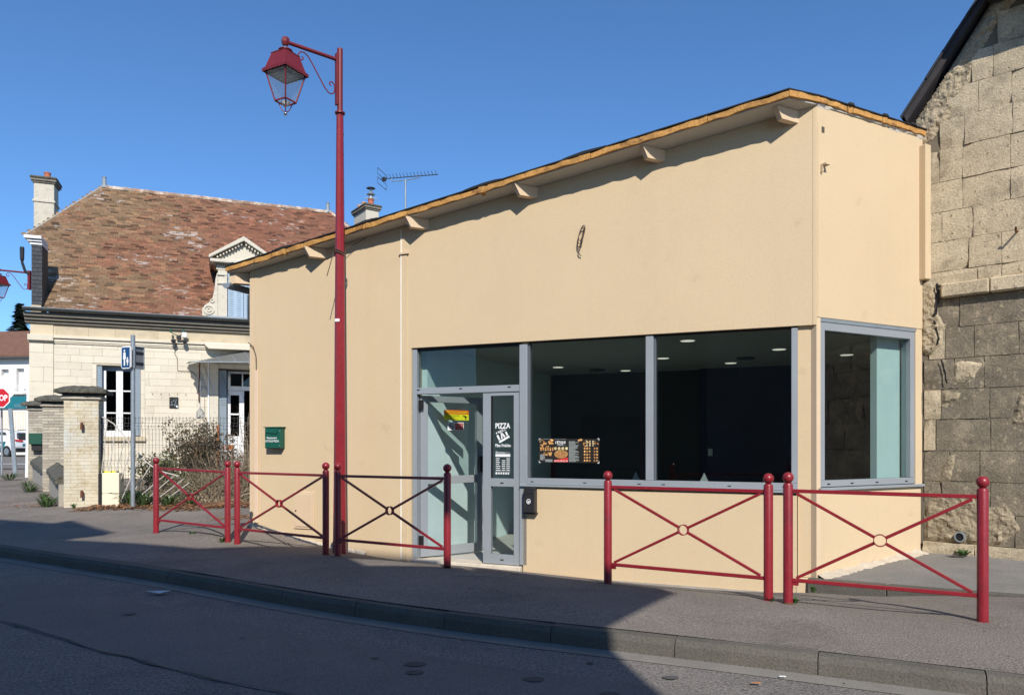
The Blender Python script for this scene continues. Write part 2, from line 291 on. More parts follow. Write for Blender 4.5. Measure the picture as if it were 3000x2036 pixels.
# ------------------------------------------------------------------ mesh helpers
class MB:
    """collects faces; build() links them as ONE mesh object"""
    def __init__(s): s.v = []; s.f = []
    def add(s, vs, fs):
        k = len(s.v); s.v += [tuple(v) for v in vs]; s.f += [tuple(i + k for i in f) for f in fs]; return s
    def hexa(s, p):   # 8 points: bottom 4 ccw, top 4 ccw
        return s.add(p, [(3, 2, 1, 0), (4, 5, 6, 7), (0, 1, 5, 4), (1, 2, 6, 5), (2, 3, 7, 6), (3, 0, 4, 7)])
    def prism(s, a, b):   # two matching outlines
        n = len(a)
        return s.add(list(a) + list(b), [tuple(range(n - 1, -1, -1)), tuple(range(n, 2 * n))] + [(i, (i + 1) % n, n + (i + 1) % n, n + i) for i in range(n)])
    def tube(s, pts, rads, n=8, cap=True):
        pts = [Vector(p) for p in pts]
        if not isinstance(rads, (list, tuple)): rads = [rads] * len(pts)
        rings = []
        up = None
        for i, p in enumerate(pts):
            t = (pts[min(i + 1, len(pts) - 1)] - pts[max(i - 1, 0)])
            if t.length < 1e-9: t = Vector((0, 0, 1))
            t.normalize()
            if up is None:
                up = Vector((0, 0, 1)) if abs(t.z) < 0.9 else Vector((1, 0, 0))
            x = t.cross(up)
            if x.length < 1e-6: x = t.orthogonal()
            x.normalize(); y = t.cross(x); up = -y if (-y).length else up
            rings.append([p + (x * math.cos(2 * math.pi * (k + .5) / n) + y * math.sin(2 * math.pi * (k + .5) / n)) * rads[i] for k in range(n)])
        vs = [v for r in rings for v in r]; fs = []
        for i in range(len(rings) - 1):
            for k in range(n): fs.append((i * n + k, i * n + (k + 1) % n, (i + 1) * n + (k + 1) % n, (i + 1) * n + k))
        if cap: fs += [tuple(range(n - 1, -1, -1)), tuple((len(rings) - 1) * n + k for k in range(n))]
        return s.add(vs, fs)
    def lathe(s, c, prof, n=16, axis=None, phase=0.0):   # prof [(r, h)...] about axis
        ax = Vector(axis or (0, 0, 1)).normalized(); x = ax.orthogonal().normalized() if axis else Vector((1, 0, 0)); y = ax.cross(x)
        c = Vector(c); vs = []; fs = []
        for r, h in prof:
            for k in range(n):
                a = 2 * math.pi * k / n + phase
                vs.append(c + ax * h + (x * math.cos(a) + y * math.sin(a)) * r)
        m = len(prof)
        for i in range(m - 1):
            for k in range(n): fs.append((i * n + k, i * n + (k + 1) % n, (i + 1) * n + (k + 1) % n, (i + 1) * n + k))
        fs += [tuple(range(n - 1, -1, -1)), tuple((m - 1) * n + k for k in range(n))]
        return s.add(vs, fs)
    def build(s, name, m, parent=None, smooth=False, bevel=0.0, label=None):
        me = bpy.data.meshes.new(name); me.from_pydata(s.v, [], s.f); me.update()
        bm = bmesh.new(); bm.from_mesh(me)
        bmesh.ops.recalc_face_normals(bm, faces=bm.faces)
        if bevel: bmesh.ops.bevel(bm, geom=bm.edges[:], offset=bevel, segments=1, affect='EDGES', clamp_overlap=True)
        bm.to_mesh(me); bm.free()
        if smooth:
            me.polygons.foreach_set('use_smooth', [True] * len(me.polygons))
            if smooth != 'all':
                try: me.set_sharp_from_angle(angle=R(40))
                except Exception: pass
        me.materials.append(MATS[m])
        o = bpy.data.objects.new(name, me); COL.objects.link(o)
        if parent is not None: adopt(o, parent)
        if label: o['label'] = label
        return o
ROOT_INV = {}
def adopt(o, parent):
    o.parent = parent
    if parent.name in ROOT_INV: o.matrix_parent_inverse = ROOT_INV[parent.name]
def thing(name, label, cat, loc, group=None):
    o = bpy.data.objects.new(name, None); COL.objects.link(o); o.location = loc; o.empty_display_size = 0.2
    ROOT_INV[o.name] = Matrix.Translation(-Vector(loc))
    o['label'] = label; o['category'] = cat
    if group: o['group'] = group
    return o
def tag(o, label=None, cat=None, group=None, kind=None):
    if label: o['label'] = label
    if cat: o['category'] = cat
    if group: o['group'] = group
    if kind: o['kind'] = kind
    return o

class W:
    """an upright wall frame: u along the wall, off out of it towards the street, z up"""
    def __init__(s, P, ang, k=1.0):
        a = R(ang); s.k = k; s.P = Vector((P[0], P[1], 0)); s.e = Vector((math.cos(a), math.sin(a), 0)); s.n = Vector((math.sin(a), -math.cos(a), 0))
    def p(s, u, off, z): 
        q = s.P + (s.e * u + s.n * off) * s.k; return Vector((q.x, q.y, 1.534 + (z - 1.534) * s.k if s.k != 1.0 else z))   # k: enlarges the frame about the camera position, heights from camera height
    def box(s, mb, u0, u1, o0, o1, z0, z1):
        P = s.p; return mb.hexa([P(u0, o1, z0), P(u1, o1, z0), P(u1, o0, z0), P(u0, o0, z0), P(u0, o1, z1), P(u1, o1, z1), P(u1, o0, z1), P(u0, o0, z1)])
    def poly(s, mb, outline, o0, o1):
        return mb.prism([s.p(u, o1, z) for u, z in outline], [s.p(u, o0, z) for u, z in outline])
    def disc(s, mb, u, z, o0, o1, ru, rz=None, n=20):
        rz = rz or ru
        return s.poly(mb, [(u + ru * math.cos(2 * math.pi * k / n), z + rz * math.sin(2 * math.pi * k / n)) for k in range(n)], o0, o1)

_txt = {}
def text_faces(body, size):
    cu = bpy.data.curves.new('t', 'FONT'); cu.body = body; cu.size = size; cu.align_x = 'CENTER'; cu.align_y = 'CENTER'; cu.resolution_u = 2
    ob = bpy.data.objects.new('t', cu); COL.objects.link(ob)
    dg = bpy.context.evaluated_depsgraph_get(); dg.update()
    me = bpy.data.meshes.new_from_object(ob.evaluated_get(dg))
    vs = [v.co.copy() for v in me.vertices]; fs = [tuple(p.vertices) for p in me.polygons]
    bpy.data.objects.remove(ob); bpy.data.curves.remove(cu); bpy.data.meshes.remove(me)
    return vs, fs
def lettering(fr, body, u, z, off, width, height, m, parent, name='lettering', bold=0.0):
    """flat letters fitted to a width and height on a wall frame"""
    vs, fs = text_faces(body, 1.0)
    x0 = min(v.x for v in vs); x1 = max(v.x for v in vs); y0 = min(v.y for v in vs); y1 = max(v.y for v in vs)
    mb = MB()
    offs = [(0, 0)] if not bold else [(-bold, 0), (bold, 0), (0, bold), (0, -bold)]
    for k, (bu, bz) in enumerate(offs):
        mb.add([fr.p(u + bu + ((v.x - x0) / (x1 - x0) - .5) * width, off + k * .0003, z + bz + ((v.y - y0) / (y1 - y0) - .5) * height) for v in vs], fs)
    return mb.build(name, m, parent)

# ------------------------------------------------------------------ wall frames of the place
Mw = W((-1.3305, 9.4), -23.05)         # street front of the restaurant
CORNER = Mw.p(4.809, 0, 0)
Rw = W((CORNER.x, CORNER.y), 27.9)     # its canted end
Sw = W((4.609, 8.33), -42.6)           # old stone gable to the right
HK = 1.11  # the ashlar house is enlarged about the camera by this, so it stands further back
Hw = W((-11.71 * HK, 18.0 * HK), 21.3, HK)           # ashlar house behind the fence

# ------------------------------------------------------------------ terrain: the pavement dips to the restaurant and climbs to the alley
KERB = [(-150, 82), (-60, 38.5), (-20, 16.7), (-9.5, 10.95), (-6.34, 9.16), (-4.75, 8.20), (-3.33, 7.35), (-2.42, 6.72), (-1.58, 6.17), (-0.755, 5.70), (0.0, 5.32), (0.87, 4.94), (1.665, 4.58), (2.41, 4.21), (2.79, 4.03), (6, 2.5), (20, -3.8), (60, -22), (150, -62)]
def kerb_at(k):   # arc-length table
    return k
_kp = [Vector((x, y, 0)) for x, y in KERB]
_ks = [0.0]
for a, b in zip(_kp, _kp[1:]): _ks.append(_ks[-1] + (b - a).length)
K0 = _ks[4]
def kpt(s):
    """point on the kerb line, s = 0 where it enters the picture on the left"""
    s += K0
    for i in range(len(_ks) - 1):
        if s <= _ks[i + 1] or i == len(_ks) - 2:
            t = (s - _ks[i]) / (_ks[i + 1] - _ks[i]); 
            p = _kp[i].lerp(_kp[i + 1], t); return p
def kpt_s(s):   # smoothed
    return (kpt(s - .45) + kpt(s) * 2 + kpt(s + .45)) / 4
def ktan(s): return (kpt_s(s + .25) - kpt_s(s - .25)).normalized()
def kin(s): t = ktan(s); return Vector((-t.y, t.x, 0))       # from the road into the pavement

ctrl = [(-4.95, 10.3, .284), (-3.66, 9.53, .262), (-2.05, 8.40, .265), (-.66, 7.52, .272), (.89, 6.88, .230), (2.15, 6.03, .243), (3.4, 5.35, .247),
        (3.16, 6.75, .10), (3.01, 7.40, .03), (3.7, 6.78, .13), (4.2, 6.35, .205), (4.9, 5.8, .25), (-5.2, 11.8, .26), (-5.9, 12.8, .33), (-4.6, 12.8, .37), (-7.0, 13.4, .36), (-8.1, 13.5, .36),
        (-10.4, 16.4, .46), (-12.5, 19.2, .60), (-14.5, 19.5, .55), (-16.1, 24, .44), (-20, 30, .5),  (-20, 42, .72), (-30, 42, .74), (-40, 60, .9), (-60, 40, .7), (-60, 90, 1.0), (-30, 22, .33), (-12, 14.5, .32),
        (-9, 20, .5), (-4, 22, .5), (5, 30, .6), (30, 40, .7), (60, 20, .4), (90, 90, 1.0), (0, 90, 1.0), (9, 3.5, .26), (20, 0, .3), (12, 8, .4), (7.2, 5.8, .3), (-120, 100, 1.0),
        (1.5, 10.5, -.15), (4.0, 9.5, -.1), (0.2, 12.0, -.15), (3.0, 12.5, -.1)]
for u, z in [(-2.54, .38), (-1.82, .247), (-1.156, .139), (-.075, .036), (.8, .028), (1.57, .013), (2.4, -.012), (3.4, -.045), (4.29, -.075), (4.75, -.06)]:
    q = Mw.p(u, 0, 0); ctrl.append((q.x, q.y, z))
for s in [-60, -20, -6, -2, 0, 1.5, 3, 4.5, 6, 7.5, 9, 10.5, 12, 16, 30, 70]:
    q = kpt(s); ctrl.append((q.x, q.y, .25))
_c = np.array(ctrl)
def _phi(r2): return np.where(r2 > 1e-12, .5 * r2 * np.log(np.maximum(r2, 1e-12)), 0.0)
_N = len(_c); _A = np.zeros((_N + 3, _N + 3)); _d2 = ((_c[:, None, :2] - _c[None, :, :2]) ** 2).sum(-1)
_A[:_N, :_N] = _phi(_d2) + np.eye(_N) * 1e-3; _A[:_N, _N] = 1; _A[:_N, _N + 1:] = _c[:, :2]; _A[_N, :_N] = 1; _A[_N + 1:, :_N] = _c[:, :2].T
_w = np.linalg.solve(_A, np.concatenate([_c[:, 2], np.zeros(3)]))
def gz_many(P):
    P = np.asarray(P, float); d2 = ((P[:, None, :] - _c[None, :, :2]) ** 2).sum(-1)
    return np.clip(_phi(d2) @ _w[:_N] + _w[_N] + P @ _w[_N + 1:], -.2, 1.3)
def gz(x, y): return float(gz_many([(x, y)])[0])

def sheet(name, stations, ts, zf, m, dirv):
    vs = []; fs = []
    for s in stations:
        k = kpt_s(s)
        for t in ts: vs.append((k.x + dirv[0] * t, k.y + dirv[1] * t))
    z = zf(vs); n = len(ts)
    for i in range(len(stations) - 1):
        for j in range(n - 1): fs.append((i * n + j, (i + 1) * n + j, (i + 1) * n + j + 1, i * n + j + 1))
    mb = MB(); mb.add([(x, y, zz) for (x, y), zz in zip(vs, z)], fs)
    o = mb.build(name, m, None, smooth='all'); tag(o, kind='structure'); return o
st = [-140, -90, -60, -40, -28, -20, -15, -11, -8, -6, -5] + [-4 + .25 * i for i in range(73)] + [15, 16.5, 18, 21, 26, 34, 50, 80, 120]
ts_p = [.1] + [.22 * i for i in range(1, 40)] + [9, 9.6, 10.5, 11.5, 13, 15, 18, 22, 28, 36, 50, 70, 100, 140, 300]
pavement = sheet('pavement', st, ts_p, lambda P: list(gz_many(P)), 'asphalt', (.46, .888))
road = sheet('road', st, [-.004, .3, .6, 1, 1.5, 2, 3, 4, 6, 9, 14, 25, 60, 150, 300], lambda P: [.12] * len(P), 'asphalt_road', (-.46, -.888))

# kerb stones and the concrete channel at their foot
kerb = bpy.data.objects.new('kerb', None); COL.objects.link(kerb); kerb['kind'] = 'structure'
rk = random.Random(3)
s = -12.3; i = 0
while s < 26:
    L = .87
    mb = MB(); g = .003
    prof = [(0.0, .10), (.012, .205), (.035, .243), (.14, .252), (.14, .05)]   # (in from the road, height)
    rings = []
    for q in (s + g, s + L * .5, s + L - g):
        p = kpt_s(q); nn = kin(q)
        dz = rk.uniform(-.004, .004)
        rings.append([(p.x + nn.x * a, p.y + nn.y * a, z + dz) for a, z in prof])
    n = len(prof); vs = [v for r in rings for v in r]
    fs = [tuple(range(n - 1, -1, -1)), tuple(2 * n + k for k in range(n))]
    for a in range(2):
        for k in range(n): fs.append((a * n + k, a * n + (k + 1) % n, (a + 1) * n + (k + 1) % n, (a + 1) * n + k))
    mb.add(vs, fs).build('kerb_stone', 'kerb_stone', kerb)
    s += L; i += 1
s = -12.3
chan = MB()
while s < 26:
    r0, r1 = [], []
    for q in (s, s + .45):
        p = kpt_s(q); nn = kin(q)
        r0.append((p.x - nn.x * .15, p.y - nn.y * .15, .124)); r1.append((p.x + nn.x * .02, p.y + nn.y * .02, .128))
    chan.add([r0[0], r0[1], r1[1], r1[0]], [(0, 1, 2, 3)])
    s += .45
chan.build('channel', 'gutter_stone', road)

# road patches, seams and tar spots
def band(s0, s1, d0, d1, z, m, name, wob=.02, step=.4):
    a, b = [], []; q = s0; rr = random.Random(int(s0 * 10 + d0 * 100))
    while q <= s1 + 1e-6:
        p = kpt_s(q); nn = kin(q); w = rr.uniform(-wob, wob)
        a.append((p.x - nn.x * (d0 + w), p.y - nn.y * (d0 + w), z)); w = rr.uniform(-wob, wob); b.append((p.x - nn.x * (d1 + w), p.y - nn.y * (d1 + w), z)); q += step
    n = len(a); mb = MB(); mb.add(a + b, [(i, i + 1, n + i + 1, n + i) for i in range(n - 1)])
    return mb.build(name, m, road)
band(-1.0, 11.8, .62, 1.62, .124, 'asphalt_patch', 'asphalt_patch')
band(-1.0, 11.8, 1.607, 1.615, .1275, 'tar', 'tar_seam', wob=.025, step=.21)
def road_disc(x, y, rx, ry, m, name, z=.1285):
    rr = random.Random(int(x * 100)); mb = MB(); n = 14
    mb.add([(x + rx * rr.uniform(.85, 1.1) * math.cos(2 * math.pi * k / n), y + ry * rr.uniform(.85, 1.1) * math.sin(2 * math.pi * k / n), z) for k in range(n)], [tuple(range(n))])
    return mb.build(name, m, road)
for x, y, r in [(-.62, 4.72, .085), (-.60, 4.55, .075), (.13, 4.42, .08), (.74, 3.85, .06), (-3.15, 6.1, .07), (-4.5, 6.45, .055), (-.9, 4.85, .03), (.95, 4.45, .06), (.55, 4.15, .07), (-2.4, 4.8, .03), (.5, 4.75, .03), (-1.95, 5.35, .025)]:
    road_disc(x, y, r * .85, r * .6, 'tar', 'tar_spot')

# side street at the far left with its white lines
mb = MB(); q = [(-60, 30), (-14.5, 29.5), (-16, 60), (-60, 62)]
vv = []; ff = []
nx_, ny_ = 10, 10
for i in range(nx_ + 1):
    for j in range(ny_ + 1):
        a = Vector((q[0][0], q[0][1], 0)).lerp(Vector((q[1][0], q[1][1], 0)), i / nx_); b = Vector((q[3][0], q[3][1], 0)).lerp(Vector((q[2][0], q[2][1], 0)), i / nx_)
        vv.append(a.lerp(b, j / ny_))
zz = gz_many([(v.x, v.y) for v in vv])
mb.add([(v.x, v.y, z + .03) for v, z in zip(vv, zz)], [(i * 11 + j, (i + 1) * 11 + j, (i + 1) * 11 + j + 1, i * 11 + j + 1) for i in range(nx_) for j in range(ny_)])
side_road = mb.build('side_road', 'asphalt_road'); tag(side_road, kind='structure')
for (x0, y0, x1, y1, w) in [(-33, 38.5, -18, 37.5, .14), (-30, 33.6, -19.5, 33.0, .14), (-19.5, 33.0, -26, 32.0, .12)]:
    a = Vector((x0, y0, 0)); b = Vector((x1, y1, 0)); d = (b - a).normalized(); nn = Vector((-d.y, d.x, 0)) * w
    pts = [a - nn, b - nn, b + nn, a + nn]
    MB().add([(p.x, p.y, gz(p.x, p.y) + .05) for p in pts], [(0, 1, 2, 3)]).build('road_marking', 'road_line', side_road)

# raised asphalt apron by the canted end, held by a concrete edging
ap = MB()
e0, e1, e2 = (3.02, 7.55, .163), (4.14, 6.58, .215), (5.6, 5.65, .26)
rows = []
for t in [i / 12 for i in range(13)]:
    f = Vector(e0).lerp(Vector(e1), t / .5) if t <= .5 else Vector(e1).lerp(Vector(e2), (t - .5) / .5)
    if t <= .6:
        b = Rw.p(1.8 * t / .6, -.05, 0); b.z = .175 + .155 * t / .6
    else:
        b = Sw.p(.1 + 3.2 * (t - .6) / .4, -.05, 0); b.z = .345 - .05 * (t - .6) / .4
    rows.append([f.lerp(b, k / 6) for k in range(7)])
vs = [v for r in rows for v in r]
ap.add([(v.x, v.y, v.z - .006) for v in vs], [(i * 7 + j, (i + 1) * 7 + j, (i + 1) * 7 + j + 1, i * 7 + j + 1) for i in range(12) for j in range(6)])
apron = ap.build('apron', 'apron', smooth='all'); tag(apron, kind='structure')
def edging_piece(a, b):
    a = Vector(a); b = Vector(b); d = (b - a); d.z = 0; d.normalize(); nn = Vector((d.y, -d.x, 0)) * .05; w = Vector((-d.y, d.x, 0)) * .06
    mb = MB()
    mb.hexa([a + nn - Vector((0, 0, .35)), b + nn - Vector((0, 0, .35)), b + w - Vector((0, 0, .35)), a + w - Vector((0, 0, .35)), a + nn * .6, b + nn * .6, b + w, a + w])
    return mb.build('edging_stone', 'kerb_stone', apron, bevel=.006)
pts = [Vector(e0).lerp(Vector(e1), t) for t in (0, .5, 1)] + [Vector(e1).lerp(Vector(e2), t) for t in (.4, .8)]
for a, b in zip(pts, pts[1:]):
    d = (b - a).normalized() * .004; edging_piece(a + d, b - d)

# ------------------------------------------------------------------ the restaurant
def ztop(u): return 4.958 - .1385 * (4.809 - u)
rest = thing('restaurant', 'ochre rendered restaurant with shopfront windows and a sloping roof', 'building', Mw.p(2, -2, 0))
BR, TH = rest, -.26
mb = MB()
Mw.poly(mb, [(-2.55, -.5), (.06, -.5), (.06, 2.737), (4.809, 2.737), (4.809, ztop(4.809)), (-2.55, ztop(-2.55))], TH, 0)
front_wall = mb.build('front_wall', 'stucco', BR)
mb = MB(); Mw.box(mb, 1.585, 4.62, TH, -.012, -.5, 1.0); mb.build('apron_wall', 'stucco', BR)
mb = MB(); Mw.box(mb, 2.3, 4.62, -.012, .006, -.5, -.012); mb.build('plinth', 'render_grey', BR)
# canted end wall with its window hole
RT = 4.958
mb = MB()
Rw.poly(mb, [(.0, 2.816), (1.72, 2.816), (1.72, RT), (.0, RT)], -.24, .0)
mb.build('end_wall', 'stucco', BR)
mb = MB(); Rw.box(mb, .03, 1.70, -.24, -.008, -.5, 1.06); mb.build('end_apron_wall', 'stucco', BR)
mb = MB(); Rw.box(mb, 1.60, 1.72, -.24, -.006, 1.06, 2.816); mb.build('end_jamb', 'stucco', BR)
# corner post between the two windows, recessed, with its ledge and open joint
mb = MB(); Mw.box(mb, 4.628, 4.765, -.22, -.045, .16, 2.737); mb.build('corner_pillar', 'stucco', BR)
mb = MB(); Mw.box(mb, 4.765, 4.785, -.2, -.10, .16, 2.80); mb.build('joint_strip', 'joint_dark', BR)
mb = MB(); Mw.box(mb, 4.61, 4.83, -.22, -.004, -.5, .155); mb.build('pillar_ledge', 'stucco', BR, bevel=.006)
mb = MB(); Rw.box(mb, .0, .06, -.22, -.004, .12, 2.816); mb.build('corner_bead', 'stucco_trim', BR)
mb = MB(); Mw.box(mb, 4.772, 4.800, .0, .004, 2.737, 4.93); mb.build('corner_bead', 'stucco', BR)
mb = MB(); Rw.box(mb, .012, .040, .0, .004, 2.816, 4.80); mb.build('corner_bead', 'stucco', BR)
mb = MB(); Mw.box(mb, -2.552, -2.50, .0, .007, .3, 3.90); mb.build('corner_bead', 'stucco_trim', BR)
# other walls, never seen from the street side
mb = MB()
lw = [Mw.p(-2.55, -.02, 0), Mw.p(-2.55, -6, 0), Mw.p(-2.30, -6, 0), Mw.p(-2.30, -.02, 0)]
mb.prism([Vector((v.x, v.y, -.5)) for v in lw], [Vector((v.x, v.y, 3.1 if k in (1, 2) else 3.85)) for k, v in enumerate(lw)])
mb.build('side_wall', 'stucco', BR)
# pilaster boxes, beads and seams
mb = MB(); Rw.box(mb, 1.66, 1.76, -.01, .075, 3.36, 4.86); mb.build('downpipe_casing', 'stucco', BR, bevel=.006)
mb = MB(); Rw.box(mb, 1.76, 1.80, -.05, .03, .33, 4.84); mb.build('end_mortar', 'mortar_white', BR)
mb = MB(); Mw.box(mb, -.092, -.078, .0, .012, .06, 3.93); mb.build('white_seam', 'white_seam', BR)
mb = MB(); Mw.box(mb, -.078, .0, .0, .010, .05, 3.96); mb.build('trim_strip', 'stucco', BR)
mb = MB(); Mw.box(mb, -.105, .03, .0, .03, 3.93, 3.955); mb.build('seam_cap', 'stucco_trim', BR)
mb = MB(); Mw.box(mb, -.092, -.082, .0, .01, 3.955, 4.25); mb.build('white_seam', 'white_seam', BR)
mb = MB(); Mw.box(mb, -2.46, -2.40, .0, .022, .42, 2.55); mb.build('cable_duct', 'conduit', BR, bevel=.004)
mb = MB(); mb.tube([Mw.p(-2.43, .012, 2.52), Mw.p(-2.42, .03, 2.75), Mw.p(-2.46, .04, 2.88), Mw.p(-2.54, .03, 2.93), Mw.p(-2.60, -.02, 2.95)], .006, 6); mb.build('loose_cable', 'cable', BR)
# little bracket on the canted wall
mb = MB(); Rw.box(mb, .05, .12, .0, .07, 4.355, 4.37); Rw.box(mb, .05, .065, .0, .03, 4.29, 4.355); mb.build('bracket', 'stucco_trim', BR)
mb = MB(); Rw.box(mb, .07, .11, -.01, .004, 4.70, 4.76); mb.build('patch_hole', 'joint_dark', BR)
# meter hatch
mb = MB(); Mw.box(mb, -1.775, -1.44, .0, .018, .375, .875); ho = mb.build('meter_hatch', 'stucco_trim', BR, bevel=.005)
mb = MB(); Mw.box(mb, -1.745, -1.47, .018, .028, .405, .845); mb.build('hatch_door', 'stucco_trim', ho, bevel=.004)
mb = MB(); Mw.disc(mb, -1.73, .62, .028, .034, .012); mb.build('hatch_lock', 'chrome', ho)

# ---- roof: mono-pitch, foam boards open at the verge, black felt on top
g2 = Vector((math.sin(R(27.9)), -math.cos(R(27.9)), 0)); r2 = Vector((math.cos(R(27.9)), math.sin(R(27.9)), 0))
def roofz(p): return 4.958 + .178 * ((p.x - CORNER.x) * g2.x + (p.y - CORNER.y) * g2.y)
def rp(p, dz): return Vector((p.x, p.y, roofz(p) + dz))
tipR = CORNER - r2 * .395
v0 = Mw.p(-2.83, .17, 0); v1 = tipR; v2 = Rw.p(1.80, .03, 0) ; v1b = CORNER + g2 * .03
backR = Mw.p(6.6, -6.2, 0); backL = Mw.p(-2.83, -6.2, 0)
outline = [v0, v1, v1b + r2 * .0, v2, backR, backL]
roof = MB(); 
inset = [v0 + Vector((.02, .02, 0)), v1 + Vector((.0, .03, 0)), CORNER + g2 * .012, Rw.p(1.79, .012, 0), backR, backL]
roof.prism([rp(p, .002) for p in inset], [rp(p, .018) for p in inset])
roof_o = roof.build('roof', 'soffit', BR)
rf = random.Random(11)
def foam_strip(a, b, n, thick=.058, depth=.12, name='insulation_board', dz=.018):
    """one board of yellow foam along the roof edge from a to b, its broken outer face uneven"""
    d = (b - a); L = d.length; t = d.normalized(); inn = Vector((-t.y, t.x, 0))
    A = []; 
    for k in range(n + 1):
        p = a + t * (L * k / n)
        j = rf.uniform(-.010, .012); top = thick + rf.uniform(-.012, .006); bot = rf.uniform(-.010, .006)
        A.append([rp(p - inn * j, dz + bot), rp(p - inn * (j * .6), dz + top), rp(p + inn * depth, dz + thick), rp(p + inn * depth, dz)])
    mb = MB(); m = 4
    mb.add([v for r in A for v in r], [(3, 2, 1, 0), tuple(n * m + k for k in range(4))] + [(i * m + k, i * m + (k + 1) % m, (i + 1) * m + (k + 1) % m, (i + 1) * m + k) for i in range(n) for k in range(m)])
    return mb.build(name, 'foam', roof_o)
VL = (v1 - v0).length; vt = (v1 - v0).normalized()
cuts = [0, .95, 1.06, 2.3, 2.42, 3.95, 4.07, 5.2, 5.33, 6.6, VL]
for a, b in zip(cuts, cuts[1:]):
    short = (b - a) < .2
    if b > a: foam_strip(v0 + vt * (a + .002), v0 + vt * (b - .003), max(2, int((b - a) / .09)), thick=.085 if short else .058, dz=.012 if not short else .004)
foam_strip(v1 + (v1b - v1).normalized() * .002, v1b, 5)
et = (v2 - v1b).normalized(); EL = (v2 - v1b).length
for a, b in [(0.0, .42), (.43, .50), (.51, .98), (.99, 1.06), (1.07, EL)]:
    foam_strip(v1b + et * a, v1b + et * b, max(2, int((b - a) / .08)), thick=.075 if b - a < .1 else .055)
# left eave board end
foam_strip(backL + Vector((0, 0, 0)), v0, 8)
# felt sheet with flaps turned over the short boards
fl = MB()
fo = [v0 - vt * .015 + Mw.n * .012, v1 + Mw.n * .012, v1b + g2 * .012, v2 + g2 * .012, backR, backL]
fl.prism([rp(p, .074) for p in fo], [rp(p, .086) for p in fo])
fl.build('roofing_felt', 'felt', roof_o)
for c, wdt in [(1.0, .34), (2.36, .34), (4.0, .5), (5.26, .5), (.10, .14)]:
    mb = MB(); n = 8; rows_ = []
    for k in range(n + 1):
        t = (k / n - .5) * wdt; h = .017 * max(0, 1 - abs(t) / (wdt / 2)) ** .8 + rf.uniform(0, .005)
        p = v0 + vt * (c + t); rows_.append([rp(p + Mw.n * .014, .086), rp(p + Mw.n * .012, .088 + h), rp(p - Mw.n * .35, .088 + h * .5), rp(p - Mw.n * .35, .086)])
    mb.add([v for r in rows_ for v in r], [(3, 2, 1, 0), tuple(n * 4 + k for k in range(4))] + [(i * 4 + k, i * 4 + (k + 1) % 4, (i + 1) * 4 + (k + 1) % 4, (i + 1) * 4 + k) for i in range(n) for k in range(4)])
    mb.build('felt_flap', 'felt', roof_o)
for c in (.47, 1.02, 1.5):
    mb = MB(); p = v1b + et * c
    mb.hexa([rp(p - et * .05 + g2 * .02, .08), rp(p + et * .05 + g2 * .02, .08), rp(p + et * .05 - g2 * .2, .08), rp(p - et * .05 - g2 * .2, .08), rp(p - et * .03 + g2 * .015, .105), rp(p + et * .035 + g2 * .015, .108), rp(p + et * .03 - g2 * .2, .10), rp(p - et * .03 - g2 * .2, .10)])
    mb.build('felt_flap', 'felt', roof_o)
# lumps of white mortar along the top of the canted wall
mm = random.Random(5)
t = .0
while t < EL - .03:
    h = mm.uniform(.02, .05) * (1.25 if t > 1.0 or t < .15 else .55)
    p = v1b + et * t; ln = mm.uniform(.05, .12)
    mb = MB(); zt = roofz(p) + .012
    mb.hexa([Rw.p(t, -.01, zt - h * 1.1), Rw.p(t + ln, -.01, zt - h * mm.uniform(.6, 1.3)), Rw.p(t + ln, -.06, zt - h), Rw.p(t, -.06, zt - h),
             Rw.p(t, .02, zt), Rw.p(t + ln, .02, zt + mm.uniform(-.006, .012)), Rw.p(t + ln, -.06, zt), Rw.p(t, -.06, zt)])
    if t < .2 or t > .72: mb.build('mortar_lump', 'mortar_white', roof_o, bevel=.004)
    t += ln + .004
# purlin ends
for u in (4.60, 3.235, 1.739, .277, -1.266):
    root = Mw.p(u, 0, 0); mb = MB(); h = .125
    w = g2 * .028
    a = root + r2 * .1; tip = root - r2 * .285; tipb = root - r2 * .215
    mb.hexa([rp(a + w, -h), rp(tipb + w, -h), rp(tipb - w, -h), rp(a - w, -h), rp(a + w, -.002), rp(tip + w, -.002), rp(tip - w, -.002), rp(a - w, -.002)])
    mb.build('purlin', 'stucco_trim', BR)
# eave purlin beyond the left corner, and the gutter below it
root = Mw.p(-2.55, -.1, 0); w = g2 * .05
mb = MB(); a = Mw.p(-2.52, -.15, 0); tip = Mw.p(-2.78, .10, 0); side = Vector((-.3, .1, 0)).normalized() * .05
mb.hexa([rp(a + side, -.16), rp(tip + side, -.15), rp(tip - side, -.15), rp(a - side, -.16), rp(a + side, -.003), rp(tip + side, -.003), rp(tip - side, -.003), rp(a - side, -.003)])
mb.build('purlin', 'stucco_trim', BR)
gut = MB(); ga = Mw.p(-2.86, .13, 0); gb = Mw.p(-2.86, -6.0, 0); zga, zgb = 3.78, 3.05
n = 10; ring = []
for (p, z) in ((ga, zga), (gb, zga - .05)):
    ring.append([p + Mw.e * (.075 * math.cos(math.pi + math.pi * k / n)) + Vector((0, 0, z + .075 * math.sin(math.pi + math.pi * k / n))) for k in range(n + 1)])
gut.add(ring[0] + ring[1], [(k, k + 1, n + 2 + k, n + 1 + k) for k in range(n)] + [tuple(range(n + 1))])
gut.build('gutter', 'zinc', BR)
# painted-over soffit crack and small clutter under the eave
mb = MB(); Mw.box(mb, -2.62, -2.55, -.4, -.02, 3.28, 3.62); mb.build('downpipe_head', 'zinc_dark', BR)

# ---- shopfront
gl_o = -.085
win = MB()
Mw.box(win, 1.535, 1.632, -.13, -.012, .085, 2.705)
win.build('window_post', 'alu', BR, bevel=.004)

